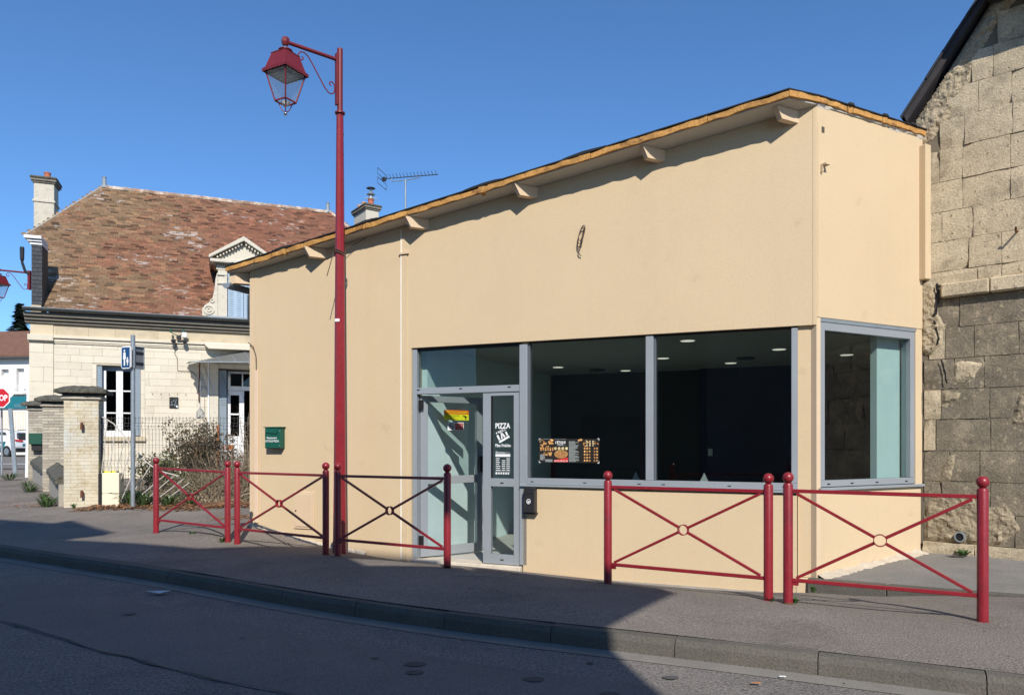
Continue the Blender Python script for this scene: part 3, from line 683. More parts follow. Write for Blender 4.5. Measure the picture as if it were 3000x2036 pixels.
def frame_bar(name, parent, u0, u1, z0, z1, o0=-.125, o1=-.03, m='alu', fr=Mw, bev=.003):
    mb = MB(); fr.box(mb, u0, u1, o0, o1, z0, z1); return mb.build(name, m, parent, bevel=bev)
w1 = frame_bar('shop_window', BR, 1.632, 4.628, 1.046, 1.120, o1=-.008)
frame_bar('mullion', w1, 3.050, 3.135, 1.121, 2.72, o1=-.02)
frame_bar('mullion', w1, 4.566, 4.627, 1.121, 2.72, o1=-.02)
frame_bar('head_bar', w1, 1.633, 4.627, 2.722, 2.785, m='black', o1=-.06)
frame_bar('bead', w1, 1.633, 1.655, 1.121, 2.72, m='alu_dark', o1=-.05)
frame_bar('bead', w1, 3.136, 3.158, 1.121, 2.72, m='alu_dark', o1=-.05)
frame_bar('pane', w1, 1.656, 3.049, 1.121, 2.721, o0=-.088, o1=-.082, m='window_glass', bev=0)
frame_bar('pane', w1, 3.159, 4.565, 1.121, 2.721, o0=-.088, o1=-.082, m='window_glass', bev=0)
sill = MB(); Mw.poly(sill, [(1.55, 1.022), (4.635, 1.022), (4.635, 1.044), (1.55, 1.044)], -.05, .022); sill.build('sill', 'alu', w1, bevel=.003)
for u in (1.70, 2.35, 2.98, 3.25, 3.95, 4.5):
    frame_bar('drain_cap', w1, u - .018, u + .018, 1.076, 1.084, o0=-.009, o1=-.004, m='black', bev=0)
# canted window
w2 = frame_bar('end_window', BR, .065, 1.60, 1.085, 1.150, fr=Rw, o1=-.012)
frame_bar('frame_side', w2, .066, .135, 1.151, 2.76, fr=Rw, o1=-.012)
frame_bar('frame_side', w2, 1.525, 1.598, 1.151, 2.76, fr=Rw, o1=-.012)
frame_bar('frame_head', w2, .066, 1.598, 2.690, 2.772, fr=Rw, o1=-.013)
frame_bar('flashing', w2, .05, 1.62, 2.773, 2.83, fr=Rw, o1=-.006, m='zinc')
frame_bar('pane', w2, .136, 1.524, 1.151, 2.689, fr=Rw, o0=-.07, o1=-.064, m='window_glass', bev=0)
mb = MB(); Rw.box(mb, .03, 1.72, -.05, .03, 1.05, 1.078); mb.build('sill', 'alu', w2, bevel=.003)
for u in (.19, .55, .95, 1.45): frame_bar('drain_cap', w2, u - .02, u + .02, 1.108, 1.120, fr=Rw, o0=-.013, o1=-.008, m='black', bev=0)
# doorway
dw = frame_bar('door_frame', BR, .065, .125, .07, 2.72, o1=-.02)
frame_bar('transom_bar', dw, .126, 1.534, 2.150, 2.230, o1=-.022)
frame_bar('head_bar', dw, .126, 1.534, 2.70, 2.785, m='black', o1=-.06)
frame_bar('transom_pane', dw, .126, 1.534, 2.231, 2.699, o0=-.08, o1=-.074, m='window_glass', bev=0)
for u in (.15, .75, 1.40): frame_bar('drain_cap', dw, u - .02, u + .02, 2.20, 2.212, o0=-.023, o1=-.018, m='black', bev=0)
mb = MB(); Mw.box(mb, .06, 1.56, -.26, .03, -.4, .068); mb.build('threshold', 'threshold', BR, bevel=.006)
mb = MB(); Mw.box(mb, .10, 1.58, .0, .02, -.4, .008); mb.build('threshold_foot', 'stucco', BR)
# narrow fixed leaf
sl = frame_bar('side_leaf', BR, 1.045, 1.148, .075, 2.145, o0=-.10, o1=-.035)
frame_bar('stile', sl, 1.452, 1.532, .075, 2.145, o0=-.10, o1=-.035)
frame_bar('rail', sl, 1.149, 1.451, 2.105, 2.145, o0=-.10, o1=-.035)
frame_bar('rail', sl, 1.149, 1.451, 1.010, 1.108, o0=-.10, o1=-.035)
frame_bar('rail', sl, 1.149, 1.451, .075, .190, o0=-.10, o1=-.035)
frame_bar('pane', sl, 1.149, 1.451, 1.109, 2.104, o0=-.072, o1=-.066, m='door_glass', bev=0)
frame_bar('pane', sl, 1.149, 1.451, .191, 1.009, o0=-.072, o1=-.066, m='door_glass', bev=0)
frame_bar('bead', sl, 1.149, 1.166, 1.109, 2.104, o0=-.064, o1=-.045, m='black', bev=0)
for z in (1.055, .13): frame_bar('drain_cap', sl, 1.28, 1.32, z - .006, z + .006, o0=-.036, o1=-.030, m='black', bev=0)
# big leaf standing open
hp = Mw.p(.13, -.09, 0); Lw = W((hp.x, hp.y), 37.0)
dl = frame_bar('door_leaf', BR, .0, .105, .085, 2.14, o0=-.03, o1=.03, fr=Lw)
frame_bar('stile', dl, .865, .955, .085, 2.14, o0=-.03, o1=.03, fr=Lw)
frame_bar('rail', dl, .106, .864, 2.06, 2.14, o0=-.03, o1=.03, fr=Lw)
frame_bar('rail', dl, .106, .864, 1.01, 1.108, o0=-.03, o1=.03, fr=Lw)
frame_bar('rail', dl, .106, .864, .085, .20, o0=-.03, o1=.03, fr=Lw)
frame_bar('pane', dl, .106, .864, 1.109, 2.059, o0=-.003, o1=.003, fr=Lw, m='door_glass', bev=0)
frame_bar('pane', dl, .106, .864, .201, 1.009, o0=-.003, o1=.003, fr=Lw, m='door_glass', bev=0)
frame_bar('handle', dl, .885, .945, 1.15, 1.36, o0=.031, o1=.075, fr=Lw, m='black')
for z in (2.02, .30):
    frame_bar('hinge', dl, -.03, .02, z - .06, z + .06, o0=.02, o1=.07, fr=Lw, m='black')
frame_bar('jamb_seal', dw, .128, .150, .09, 2.14, o0=-.11, o1=-.09, m='white_paint')

# ---- room behind the glass
def room_poly(pts, z0, z1, m, name):
    mb = MB(); mb.prism([Vector((p.x, p.y, z0)) for p in pts], [Vector((p.x, p.y, z1)) for p in pts]); return mb.build(name, m, BR)
rpts = [Mw.p(.065, -.265, 0), Mw.p(4.60, -.265, 0), Rw.p(.10, -.25, 0), Rw.p(1.74, -.25, 0), Mw.p(7.2, -4.95, 0), Mw.p(.065, -4.95, 0)]
room_poly(rpts, -.05, .062, 'tile_floor', 'floor')
ceil = room_poly(rpts, 2.80, 2.86, 'ceiling', 'ceiling')
def room_wall(a, b, m, name, z0=.05, z1=2.82, th=.08):
    d = (b - a).normalized(); nn = Vector((-d.y, d.x, 0)) * th
    return room_poly([a, b, b + nn, a + nn], z0, z1, m, name)
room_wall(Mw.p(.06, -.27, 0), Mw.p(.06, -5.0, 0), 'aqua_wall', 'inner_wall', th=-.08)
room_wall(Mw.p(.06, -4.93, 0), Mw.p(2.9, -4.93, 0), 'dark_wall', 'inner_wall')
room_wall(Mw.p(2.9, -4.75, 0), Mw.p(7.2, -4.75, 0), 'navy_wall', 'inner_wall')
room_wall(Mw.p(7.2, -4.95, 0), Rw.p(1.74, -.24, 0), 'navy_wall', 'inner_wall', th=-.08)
room_wall(Rw.p(1.14, -.15, 0), Rw.p(1.595, -.15, 0), 'aqua_wall', 'inner_pier', z0=1.0)
for x, y in [(.74, 11.89), (1.91, 12.45), (2.09, 8.81), (2.17, 10.63), (3.33, 11.27), (3.47, 9.62), (4.62, 10.22)]:
    k = 1.03
    mb = MB(); mb.lathe((x * k, y * k, 2.782), [(.085, 0), (.085, .018)], 20); mb.build('downlight', 'lamp_on', ceil)
    mb = MB(); mb.lathe((x * k, y * k, 2.786), [(.10, 0), (.10, .014)], 20); mb.build('downlight_rim', 'white_paint', ceil)
for x, y in [(3.33, 10.55), (1.4, 12.2)]:
    mb = MB(); mb.lathe((x * 1.04, y * 1.04, 2.775), [(.13, 0), (.14, .025)], 14); mb.build('ceiling_vent', 'dark_wall', ceil)
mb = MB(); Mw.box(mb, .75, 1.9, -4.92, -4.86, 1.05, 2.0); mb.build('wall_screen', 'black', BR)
mb = MB(); Mw.box(mb, 4.6, 4.82, -4.74, -4.70, 1.62, 1.74); mb.build('wall_switch', 'white_paint', BR)
mb = MB(); Mw.box(mb, 3.05, 3.12, -4.74, -4.71, 1.32, 1.44); mb.build('wall_socket', 'white_paint', BR)

# crumbled mortar along the foot of the walls
def foot(fr, us, zs_, name, seed, w0=.03, w1=.09):
    rr = random.Random(seed); A = []
    N = 40
    for k in range(N + 1):
        t = k / N * (len(us) - 1); i = min(int(t), len(us) - 2); f = t - i; u = us[i] + (us[i + 1] - us[i]) * f; z = zs_[i] + (zs_[i + 1] - zs_[i]) * f
        A.append([fr.p(u, -.02, z + rr.uniform(.015, .05)), fr.p(u + rr.uniform(-.01, .01), .006, z + rr.uniform(.01, .04)), fr.p(u + rr.uniform(-.02, .02), rr.uniform(w0, w1), z - .012)])
    mb = MB(); mb.add([v for r in A for v in r], [(i * 3 + k, (i + 1) * 3 + k, (i + 1) * 3 + k + 1, i * 3 + k + 1) for i in range(N) for k in range(2)]); mb.build(name, 'foot_mortar', BR)
foot(Mw, [-2.54, -1.82, -1.156, -.6], [.385, .255, .145, .09], 'foot_mortar', 3, .02, .05)
foot(Rw, [.02, .6, 1.2, 1.8], [.175, .222, .275, .33], 'foot_mortar', 4, .11, .16)

# ------------------------------------------------------------------ things on the restaurant front
def decal_box(name, fr, u0, u1, z0, z1, off, m, parent=None, th=.003):
    mb = MB(); fr.box(mb, u0, u1, off, off + th, z0, z1); return mb.build(name, m, parent)
# green letter box
lb = thing('letter_box', 'green letter box with white lettering on the ochre wall', 'letter box', Mw.p(-2.07, .05, 1.46))
mb = MB(); Mw.box(mb, -2.205, -1.935, .004, .10, 1.462, 1.745); body = mb.build('body', 'green_box', lb, bevel=.008)
mb = MB(); Mw.poly(mb, [(-2.185, 1.675), (-1.985, 1.66), (-1.965, 1.725), (-2.19, 1.725)], .10, .114); mb.build('flap', 'green_box', lb, bevel=.004)
mb = MB(); Mw.box(mb, -2.22, -1.92, .0, .112, 1.745, 1.757); mb.build('lid', 'green_box', lb, bevel=.003)
for z in (1.70, 1.50):
    mb = MB(); Mw.disc(mb, -1.945, z, .10, .108, .007); mb.build('rivet', 'chrome', lb)
lettering(Mw, 'Restaurant', -2.08, 1.607, .1015, .17, .026, 'white_print', lb, bold=.001)
lettering(Mw, "L'ETOILE PIZZA", -2.075, 1.563, .1015, .235, .026, 'white_print', lb, bold=.001)
# black wall ashtray
at = thing('ashtray', 'black metal wall ashtray below the shop window', 'ashtray', Mw.p(1.695, .05, .72))
mb = MB(); Mw.box(mb, 1.625, 1.765, -.010, .085, .722, .985); mb.build('body', 'black_metal', at, bevel=.006)
mb = MB(); Mw.poly(mb, [(1.622, .986), (1.768, .986), (1.755, 1.018), (1.635, 1.018)], -.008, .075); mb.build('hood', 'black_metal', at, bevel=.004)
mb = MB(); Mw.box(mb, 1.615, 1.775, -.010, .06, .700, .722); mb.build('tray', 'black_metal', at, bevel=.003)
for u in (1.655, 1.692, 1.729):
    mb = MB(); Mw.box(mb, u - .011, u + .011, .085, .088, .935, .957); mb.build('slot', 'black', at)
mb = MB()
for k in range(20):
    a0 = 2 * math.pi * k / 20; a1 = 2 * math.pi * (k + 1) / 20
    Mw.poly(mb, [(1.693 + r * math.cos(a), .853 + 1.15 * r * math.sin(a)) for r, a in ((.020, a0), (.026, a0), (.026, a1), (.020, a1))], .0855, .088)
Mw.box(mb, 1.678, 1.708, .0855, .088, .850, .857); Mw.box(mb, 1.684, 1.702, .0855, .088, .838, .8495)
mb.build('badge', 'white_print', at)
mb = MB(); Mw.disc(mb, 1.695, .765, .085, .091, .009); mb.build('lock', 'chrome', at)
# coil of wire hanging from the wall
coil = MB(); rc = random.Random(2)
for k in range(4):
    pts = []
    for i in range(13):
        a = 2 * math.pi * i / 12
        pts.append(Mw.p(2.315 + .010 * k - .01 + .030 * math.cos(a) + .035 * math.sin(a) * .7, .02 + .012 * k, 3.865 + .125 * math.sin(a) * (1 - .1 * k) + .02 * k))
    coil.tube(pts, .0045, 5)
coil.tube([Mw.p(2.30, .02, 3.76), Mw.p(2.285, .03, 3.72), Mw.p(2.30, .03, 3.69), Mw.p(2.315, .02, 3.672)], .006, 5)
coil.tube([Mw.p(2.33, .0, 3.90), Mw.p(2.345, .05, 3.92), Mw.p(2.335, .05, 3.82)], .010, 5)
tag(coil.build('wire_coil', 'cable'), 'small coil of dark wire hanging high on the ochre wall', 'wire')
# stickers on the open leaf
st_y = thing('warning_sticker', 'yellow and orange alarm warning sticker on the open glass door', 'sticker', Lw.p(.55, .005, 1.84))
decal_box('sheet', Lw, .36, .745, 1.835, 1.912, .004, 'yellow_print', st_y); decal_box('band', Lw, .36, .745, 1.912, 1.968, .004, 'orange_print', st_y)
lettering(Lw, 'SITE SOUS ALARME', .55, 1.940, .008, .34, .030, 'yellow_print', st_y)
lettering(Lw, 'SURVEILLANCE', .49, 1.896, .008, .21, .018, 'black_print', st_y)
lettering(Lw, 'VIDEO', .49, 1.873, .008, .09, .016, 'black_print', st_y)
lettering(Lw, '24 h / 24 h', .49, 1.850, .008, .17, .016, 'black_print', st_y)
mb = MB(); Lw.poly(mb, [(.645, 1.900), (.70, 1.893), (.72, 1.875), (.665, 1.880)], .0075, .0095); Lw.poly(mb, [(.685, 1.878), (.70, 1.878), (.70, 1.852), (.715, 1.845), (.69, 1.845)], .0075, .0095); mb.build('camera_symbol', 'black_print', st_y)
st_r = thing('warning_sticker', 'small red and white no smoking sticker below the yellow one', 'sticker', Lw.p(.54, .005, 1.70))
decal_box('sheet', Lw, .415, .666, 1.702, 1.808, .004, 'white_print', st_r); decal_box('panel', Lw, .53, .655, 1.713, 1.797, .0075, 'red_print', st_r, .001)
for t, z in (('INTERDICTION', 1.780), ('DE FUMER ET', 1.757), ('VAPOTER', 1.733)): lettering(Lw, t, .593, z, .0092, .105 if t != 'VAPOTER' else .075, .012, 'white_print', st_r)
mb = MB()
for k in range(20):
    a0 = 2 * math.pi * k / 20; a1 = 2 * math.pi * (k + 1) / 20
    Lw.poly(mb, [(.472 + r * 1.0 * math.cos(a), 1.755 + r * math.sin(a)) for r, a in ((.032, a0), (.040, a0), (.040, a1), (.032, a1))], .0075, .009)
Lw.poly(mb, [(.445, 1.775), (.452, 1.782), (.500, 1.737), (.493, 1.730)], .0075, .009); Lw.box(mb, .452, .492, .0075, .009, 1.750, 1.760)
mb.build('symbol', 'black_print', st_r)
# white lettering on the narrow leaf
po = -.0655
lg = thing('door_lettering', 'white pizza lettering and opening hours on the narrow glass leaf', 'lettering', Mw.p(1.30, po, 1.16))
lettering(Mw, 'PIZZA', 1.297, 1.744, po, .19, .062, 'white_print', lg, bold=.0025)
mb = MB(); T = lambda du, dz: (1.297 + du, 1.618 + dz)
def tilt(pts, a=R(28)): return [T(x * math.cos(a) - y * math.sin(a), x * math.sin(a) + y * math.cos(a)) for x, y in pts]
Mw.poly(mb, tilt([(-.075, -.055), (.075, -.055), (.075, -.030), (-.075, -.030)]), po, po + .001)
Mw.poly(mb, tilt([(-.07, -.022), (-.045, -.022), (-.045, .045), (-.07, .045)]), po, po + .001)
Mw.poly(mb, tilt([(.048, -.022), (.07, -.022), (.07, .03), (.048, .03)]), po, po + .001)
Mw.poly(mb, tilt([(-.032, -.022), (-.012, -.022), (.008, .05), (-.006, .05)]), po, po + .001)
Mw.poly(mb, tilt([(.008, -.022), (.03, -.022), (.016, .04), (.002, .02)]), po, po + .001)
Mw.poly(mb, tilt([(-.03, .058), (.075, .045), (.076, .050), (-.03, .066)]), po, po + .001)
for k in range(5): Mw.poly(mb, tilt([(-.065 + .028 * k, .062 + .004 * k), (-.05 + .028 * k, .062), (-.047 + .028 * k, .078), (-.06 + .028 * k, .082)]), po, po + .001)
mb.build('pizza_symbol', 'white_print', lg)
lettering(Mw, 'Pâte Fraîche', 1.300, 1.507, po, .20, .036, 'white_print', lg, bold=.0012)
lettering(Mw, 'Bienvenue', 1.265, 1.423, po, .12, .028, 'white_print', lg)
mb = MB(); Mw.box(mb, 1.20, 1.395, po, po + .001, 1.370, 1.402); Mw.box(mb, 1.31, 1.39, po, po + .001, 1.418, 1.421)
for k in range(7):
    z = 1.348 - k * .0235
    Mw.box(mb, 1.205, 1.205 + (.05, .045, .055, .045, .06, .055, .065)[k], po, po + .001, z - .004, z + .004)
    if k: Mw.box(mb, 1.285, 1.33, po, po + .001, z - .004, z + .004)
    Mw.box(mb, 1.345, 1.39, po, po + .001, z - .004, z + .004)
Mw.box(mb, 1.20, 1.395, po, po + .001, 1.187, 1.190)
for k in range(6):
    if k: Mw.box(mb, 1.205 + k * .031, 1.225 + k * .031, po, po + .001, 1.158, 1.178)
    else: Mw.disc(mb, 1.213, 1.168, po, po + .001, .013)
mb.build('hours_table', 'white_print', lg)
# menu poster stuck inside the shop window
mo = -.0815
mn = thing('menu_poster', 'dark landscape pizza menu poster in the left shop window', 'poster', Mw.p(2.13, mo, 1.30))
decal_box('sheet', Mw, 1.76, 2.50, 1.305, 1.585, mo, 'menu_black', mn)
f = mo + .0032; rm = random.Random(4)
X = lambda t: 1.76 + .74 * t
Z = lambda t: 1.305 + .28 * t
mb = MB()
for r_ in range(5):      # grid of burgers and pizzas on the right
    for c_ in range(6):
        if c_ == 3: continue
        Mw.disc(mb, X(.765 + c_ * .04), Z(.10 + r_ * .125), f, f + .001, .011, .012, 8)
for c_ in range(6): Mw.disc(mb, X(.035 + c_ * .04), Z(.60), f, f + .001, .011, .014, 8); Mw.disc(mb, X(.035 + c_ * .04), Z(.53), f, f + .001, .010, .010, 8)
for (a, b, ru, rz) in [(.10, .80, .028, .014), (.20, .81, .026, .013), (.05, .95, .018, .010), (.22, .94, .022, .012), (.13, .34, .020, .014), (.19, .37, .022, .016), (.70, .95, .02, .012), (.67, .93, .014, .010)]:
    Mw.disc(mb, X(a), Z(b), f, f + .001, ru, rz, 10)
for k in range(26): Mw.disc(mb, X(rm.uniform(.02, .24)), Z(rm.choice((.74, .80, .88, .68, .30, .36, .42))), f + .0001, f + .001, rm.uniform(.006, .014), rm.uniform(.005, .010), 7)
for k in range(16): Mw.disc(mb, X(rm.uniform(.74, .98)), Z(rm.uniform(.68, .95)), f + .0001, f + .001, rm.uniform(.005, .010), rm.uniform(.005, .009), 7)
tag(mb.build('dish_photos', 'food', mn), kind='stuff')
mb = MB(); Mw.disc(mb, X(.375), Z(.36), f, f + .0012, .085, .050, 24); big = mb.build('pizza_photo', 'food', mn)
mb = MB()
for c_ in range(4): Mw.disc(mb, X(.28 + c_ * .062), Z(.595), f, f + .001, .018, .018, 10)
for c_ in range(3):
    for r_ in range(3): Mw.disc(mb, X(.80 + c_ * .05), Z(.72 + r_ * .085), f, f + .001, .010, .009, 8)
tag(mb.build('dish_photos', 'food_pale', mn), kind='stuff')
mb = MB()
for k in range(22):      # price list columns
    z = Z(.06 + .86 * k / 22); Mw.box(mb, X(.505), X(.505 + rm.uniform(.10, .17)), f, f + .0008, z - .0022, z + .0022)
for k in range(8): z = Z(.12 + .03 * k); Mw.box(mb, X(.02), X(.02 + rm.uniform(.05, .09)), f, f + .0008, z - .002, z + .002)
for k in range(5): z = Z(.04 + .022 * k); Mw.box(mb, X(.11), X(.23), f, f + .0008, z - .0016, z + .0016)
Mw.box(mb, X(.26), X(.46), f, f + .0008, Z(.985), Z(.992)); Mw.box(mb, X(.08), X(.22), f, f + .0008, Z(.985), Z(.995)); Mw.box(mb, X(.30), X(.46), f, f + .0008, Z(.715), Z(.722))
mb.build('price_list', 'menu_text', mn)
mb = MB(); Mw.poly(mb, [(X(.255), Z(.03)), (X(.49), Z(.03)), (X(.49), Z(.22)), (X(.40), Z(.17)), (X(.255), Z(.11))], f + .0012, f + .002); mb.build('red_banner', 'red_print', mn)
lettering(Mw, "L'ÉTOILE", X(.365), Z(.865), f + .0005, .125, .034, 'white_print', mn, bold=.001)
lettering(Mw, 'PIZZA', X(.365), Z(.765), f + .0005, .07, .018, 'white_print', mn)
lettering(Mw, '03.23.50.81.34', X(.375), Z(.075), f + .0024, .165, .018, 'white_print', mn)
mb = MB()
for (u, z, a, b) in [(X(0), Z(1), 1, -1), (X(1), Z(1), -1, -1), (X(0), Z(0), 1, 1), (X(1), Z(0), -1, 1)]:
    Mw.box(mb, min(u, u + a * .022), max(u, u + a * .022), f, f + .001, z - .003, z + .003); Mw.box(mb, min(u, u + a * .005), max(u, u + a * .005), f + .0001, f + .0011, min(z, z + b * .022), max(z, z + b * .022))
mb.build('adhesive_corners', 'diffuser', mn)
# dining tables with folded napkins behind the windows
def dining_table(u, off, label):
    t = thing('dining_table', label, 'table', Mw.p(u, off, .062), 'tables behind the shop window')
    mb = MB(); Mw.box(mb, u - .42, u + .42, off - .36, off + .36, .92, .95); mb.build('table_top', 'black_metal', t)
    mb = MB(); mb.lathe(Mw.p(u, off, .062), [(.24, 0), (.22, .03), (.035, .05), (.035, .86)], 12); mb.build('pedestal', 'black_metal', t)
dining_table(2.55, -.85, 'dark dining table behind the menu poster window'); dining_table(3.95, -.85, 'dark dining table behind the right shop window')
def napkin(u, off, label):
    mb = MB(); c = Mw.p(u, off, .9505)
    mb.add([c + Mw.e * -.035, c + Mw.n * .03, c + Mw.e * .035, c - Mw.n * .03, c + Vector((0, 0, .15)) + Mw.e * .045, c + Vector((0, 0, .15)) - Mw.e * .045, c + Vector((0, 0, .245))],
           [(0, 3, 2, 1), (0, 1, 5), (1, 4, 5), (1, 2, 4), (2, 3, 4), (3, 5, 4), (3, 0, 5), (5, 4, 6), (4, 5, 6)])
    tag(mb.build('napkin', 'diffuser'), label, 'napkin', 'folded napkins')
napkin(2.80, -.60, 'folded white napkin standing just left of the shop window mullion'); napkin(3.60, -.60, 'folded white napkin standing just right of the shop window mullion'); napkin(4.29, -.75, 'folded white napkin standing near the right shop window post')

# ------------------------------------------------------------------ red street barriers
def barrier(pa, pb, label):
    a = Vector((pa[0], pa[1], gz(*pa[:2]))); b = Vector((pb[0], pb[1], gz(*pb[:2])))
    a.z = pa[2]; b.z = pb[2]
    t = thing('barrier', label, 'barrier', (a + b) / 2, 'red barriers along the kerb')
    h = (b - a); h.z = 0; L = h.length; e = h.normalized(); n = Vector((e.y, -e.x, 0)); up = Vector((0, 0, 1)); slope = (b.z - a.z) / L
    for p in (a, b):
        mb = MB(); mb.lathe(p, [(.0375, -.12), (.0375, .945), (.033, .956), (.025, .960), (.025, .966)], 20); po_ = mb.build('post', 'red_paint', t, smooth=True)
        pr = [(.0435 * math.sin(math.pi * k / 12), .963 + .0435 * (1 - math.cos(math.pi * k / 12))) for k in range(13)]
        mb = MB(); mb.lathe(p, [(max(r, .001), z) for r, z in pr], 20); mb.build('ball', 'red_paint', po_, smooth='all')
        mb = MB(); mb.lathe(p + up * .004, [(.040, -.1), (.040, .004)], 20); mb.build('collar', 'rust' if rnd.random() < .3 else 'red_paint', po_)
    P = lambda s, z, o=0: a + e * s + n * o + up * (z + slope * s)
    def bar(name, s0, z0, s1, z1, r):
        p, q = P(s0, z0), P(s1, z1); d = (q - p).normalized(); v = n.cross(d).normalized() * r; o = n * r
        mb = MB(); mb.hexa([p - v + o, q - v + o, q - v - o, p - v - o, p + v + o, q + v + o, q + v - o, p + v - o]); return mb.build(name, 'red_paint', t, bevel=.003)
    s0, s1 = .034, L - .034; zt, zb = .90, .185
    bar('top_rail', s0, zt, s1, zt, .0145); bar('bottom_rail', s0, zb, s1, zb, .0145)
    mid, zm = L / 2, (zt + zb) / 2; rr = .043
    for sx, zz in ((s0 + .03, zt - .02), (s1 - .03, zt - .02), (s0 + .03, zb + .02), (s1 - .03, zb + .02)):
        d = Vector((sx - mid, zz - zm)); d.normalize()
        bar('diagonal', sx, zz, mid + d.x * rr, zm + d.y * rr, .0115)
    mb = MB(); k = 24; vs = []
    for i in range(k):
        c, s_ = math.cos(2 * math.pi * i / k), math.sin(2 * math.pi * i / k)
        for r, o in ((.0475, .02), (.0475, -.02), (.0415, -.02), (.0415, .02)): vs.append(P(mid + r * c, zm + r * s_, o))
    mb.add(vs, [(i * 4 + j, i * 4 + (j + 1) % 4, ((i + 1) % k) * 4 + (j + 1) % 4, ((i + 1) % k) * 4 + j) for i in range(k) for j in range(4)])
    mb.build('ring', 'red_paint', t)
    mb = MB(); p = P(s0, zb - .028); q = P(s0 + .045, zb - .028); mb.hexa([p + n * .012 - up * .012, q + n * .012 - up * .012, q - n * .012 - up * .012, p - n * .012 - up * .012, p + n * .012 + up * .012, q + n * .012 + up * .012, q - n * .012 + up * .012, p - n * .012 + up * .012])
    mb.build('lug', 'red_paint', t)
    return t
PB = [(-4.953, 10.305, .284), (-3.660, 9.529, .260), (-3.507, 9.450, .257), (-2.129, 8.466, .265), (-1.963, 8.342, .265), (-.657, 7.516, .274), (.891, 6.881, .227), (2.108, 6.089, .237), (2.222, 5.960, .251), (3.398, 5.346, .247)]
barrier(PB[0], PB[1], 'red barrier furthest left, standing in front of the shrubs')
barrier(PB[2], PB[3], 'red barrier in front of the meter hatch, left of the lamp post')
barrier(PB[4], PB[5], 'red barrier reaching from the lamp post to the glass door')
barrier(PB[6], PB[7], 'red barrier standing below the right half of the shop window')
barrier(PB[8], PB[9], 'red barrier furthest right, beside the old stone wall')

# ------------------------------------------------------------------ street lamp
def lantern(t, hang, yaw, name='lantern'):
    """six-piece lantern: hook, cap, tapered roof, corner bars, panes, basket and ball; hang = the arm's end"""
    c = Vector(hang); z = lambda h: c.z + h
    ex = Vector((math.cos(yaw), math.sin(yaw), 0)); ey = Vector((-ex.y, ex.x, 0))
    def sq(half, h): return [Vector((c.x, c.y, z(h))) + ex * half * sx + ey * half * sy for sx, sy in ((-1, -1), (1, -1), (1, 1), (-1, 1))]
    mb = MB(); mb.lathe(c, [(.004, -.055), (.036, -.045), (.050, -.01), (.050, .03), (.036, .05), (.004, .058)], 6); la = mb.build(name, 'red_lamp', t)
    mb = MB(); mb.lathe(c, [(.013, -.085), (.018, -.075), (.018, -.055)], 10); mb.build('swivel', 'chrome', la)
    mb = MB(); mb.lathe(c, [(.040, -.155), (.040, -.125), (.085, -.112), (.085, -.104), (.05, -.092), (.012, -.085)], 16); mb.build('cap', 'red_lamp', la, smooth=True)
    mb = MB(); mb.prism(sq(.118, -.165), sq(.122, -.155)); mb.prism(sq(.165, -.335), sq(.116, -.166)); mb.prism(sq(.192, -.362), sq(.166, -.335)); mb.build('lantern_roof', 'red_lamp', la)
    # skirt
    mb = MB(); o, i_ = sq(.192, -.363), sq(.182, -.363); o2, i2 = sq(.192, -.395), sq(.182, -.395)
    mb.add(o + i_ + o2 + i2, [(k, (k + 1) % 4, 8 + (k + 1) % 4, 8 + k) for k in range(4)] + [(4 + k, 4 + (k + 1) % 4, 12 + (k + 1) % 4, 12 + k) for k in range(4)] + [(8 + k, 8 + (k + 1) % 4, 12 + (k + 1) % 4, 12 + k) for k in range(4)]); mb.build('skirt', 'red_lamp', la)
    mb = MB(); mb.prism(sq(.160, -.392), sq(.160, -.385)); mb.build('reflector', 'zinc', la)
    mb = MB(); mb.lathe((c.x, c.y, z(-.42)), [(.06, 0), (.085, .028)], 12); mb.build('lamp_glass', 'zinc', la)
    top, bot = sq(.160, -.393), sq(.086, -.725)
    for k in range(4): mb = MB(); mb.tube([top[k], bot[k]], [.011, .010], 4); mb.build('corner_bar', 'red_lamp', la)
    for k in range(4):
        a, b, cc, d = top[k], top[(k + 1) % 4], bot[(k + 1) % 4], bot[k]; nn = (b - a).cross(d - a).normalized() * .002
        mb = MB(); mb.prism([a - nn, b - nn, cc - nn, d - nn], [a + nn, b + nn, cc + nn, d + nn]); mb.build('pane', 'lantern_glass', la)
    for k in range(4): mb = MB(); mb.tube([bot[k], bot[(k + 1) % 4]], .011, 4); mb.build('bottom_bar', 'red_lamp', la)
    mb = MB(); mb.lathe((c.x, c.y, z(-.775)), [(.028, 0), (.055, .045)], 12); mb.build('drip_cup', 'diffuser', la)
    for k in range(4):
        d = (bot[k] - Vector((c.x, c.y, bot[k].z)))
        mb = MB(); mb.tube([Vector((c.x, c.y, z(h))) + d * f for h, f in ((-.73, .97), (-.745, .66), (-.785, .52), (-.835, .30), (-.845, .10))], .006, 5); mb.build('basket_bar', 'red_lamp', la)
    mb = MB(); pr = [(max(.001, .024 * math.sin(math.pi * k / 8)), -.892 + .024 * (1 - math.cos(math.pi * k / 8))) for k in range(9)]; mb.lathe(c, pr, 12); mb.build('ball', 'chrome', la, smooth='all')
    return la
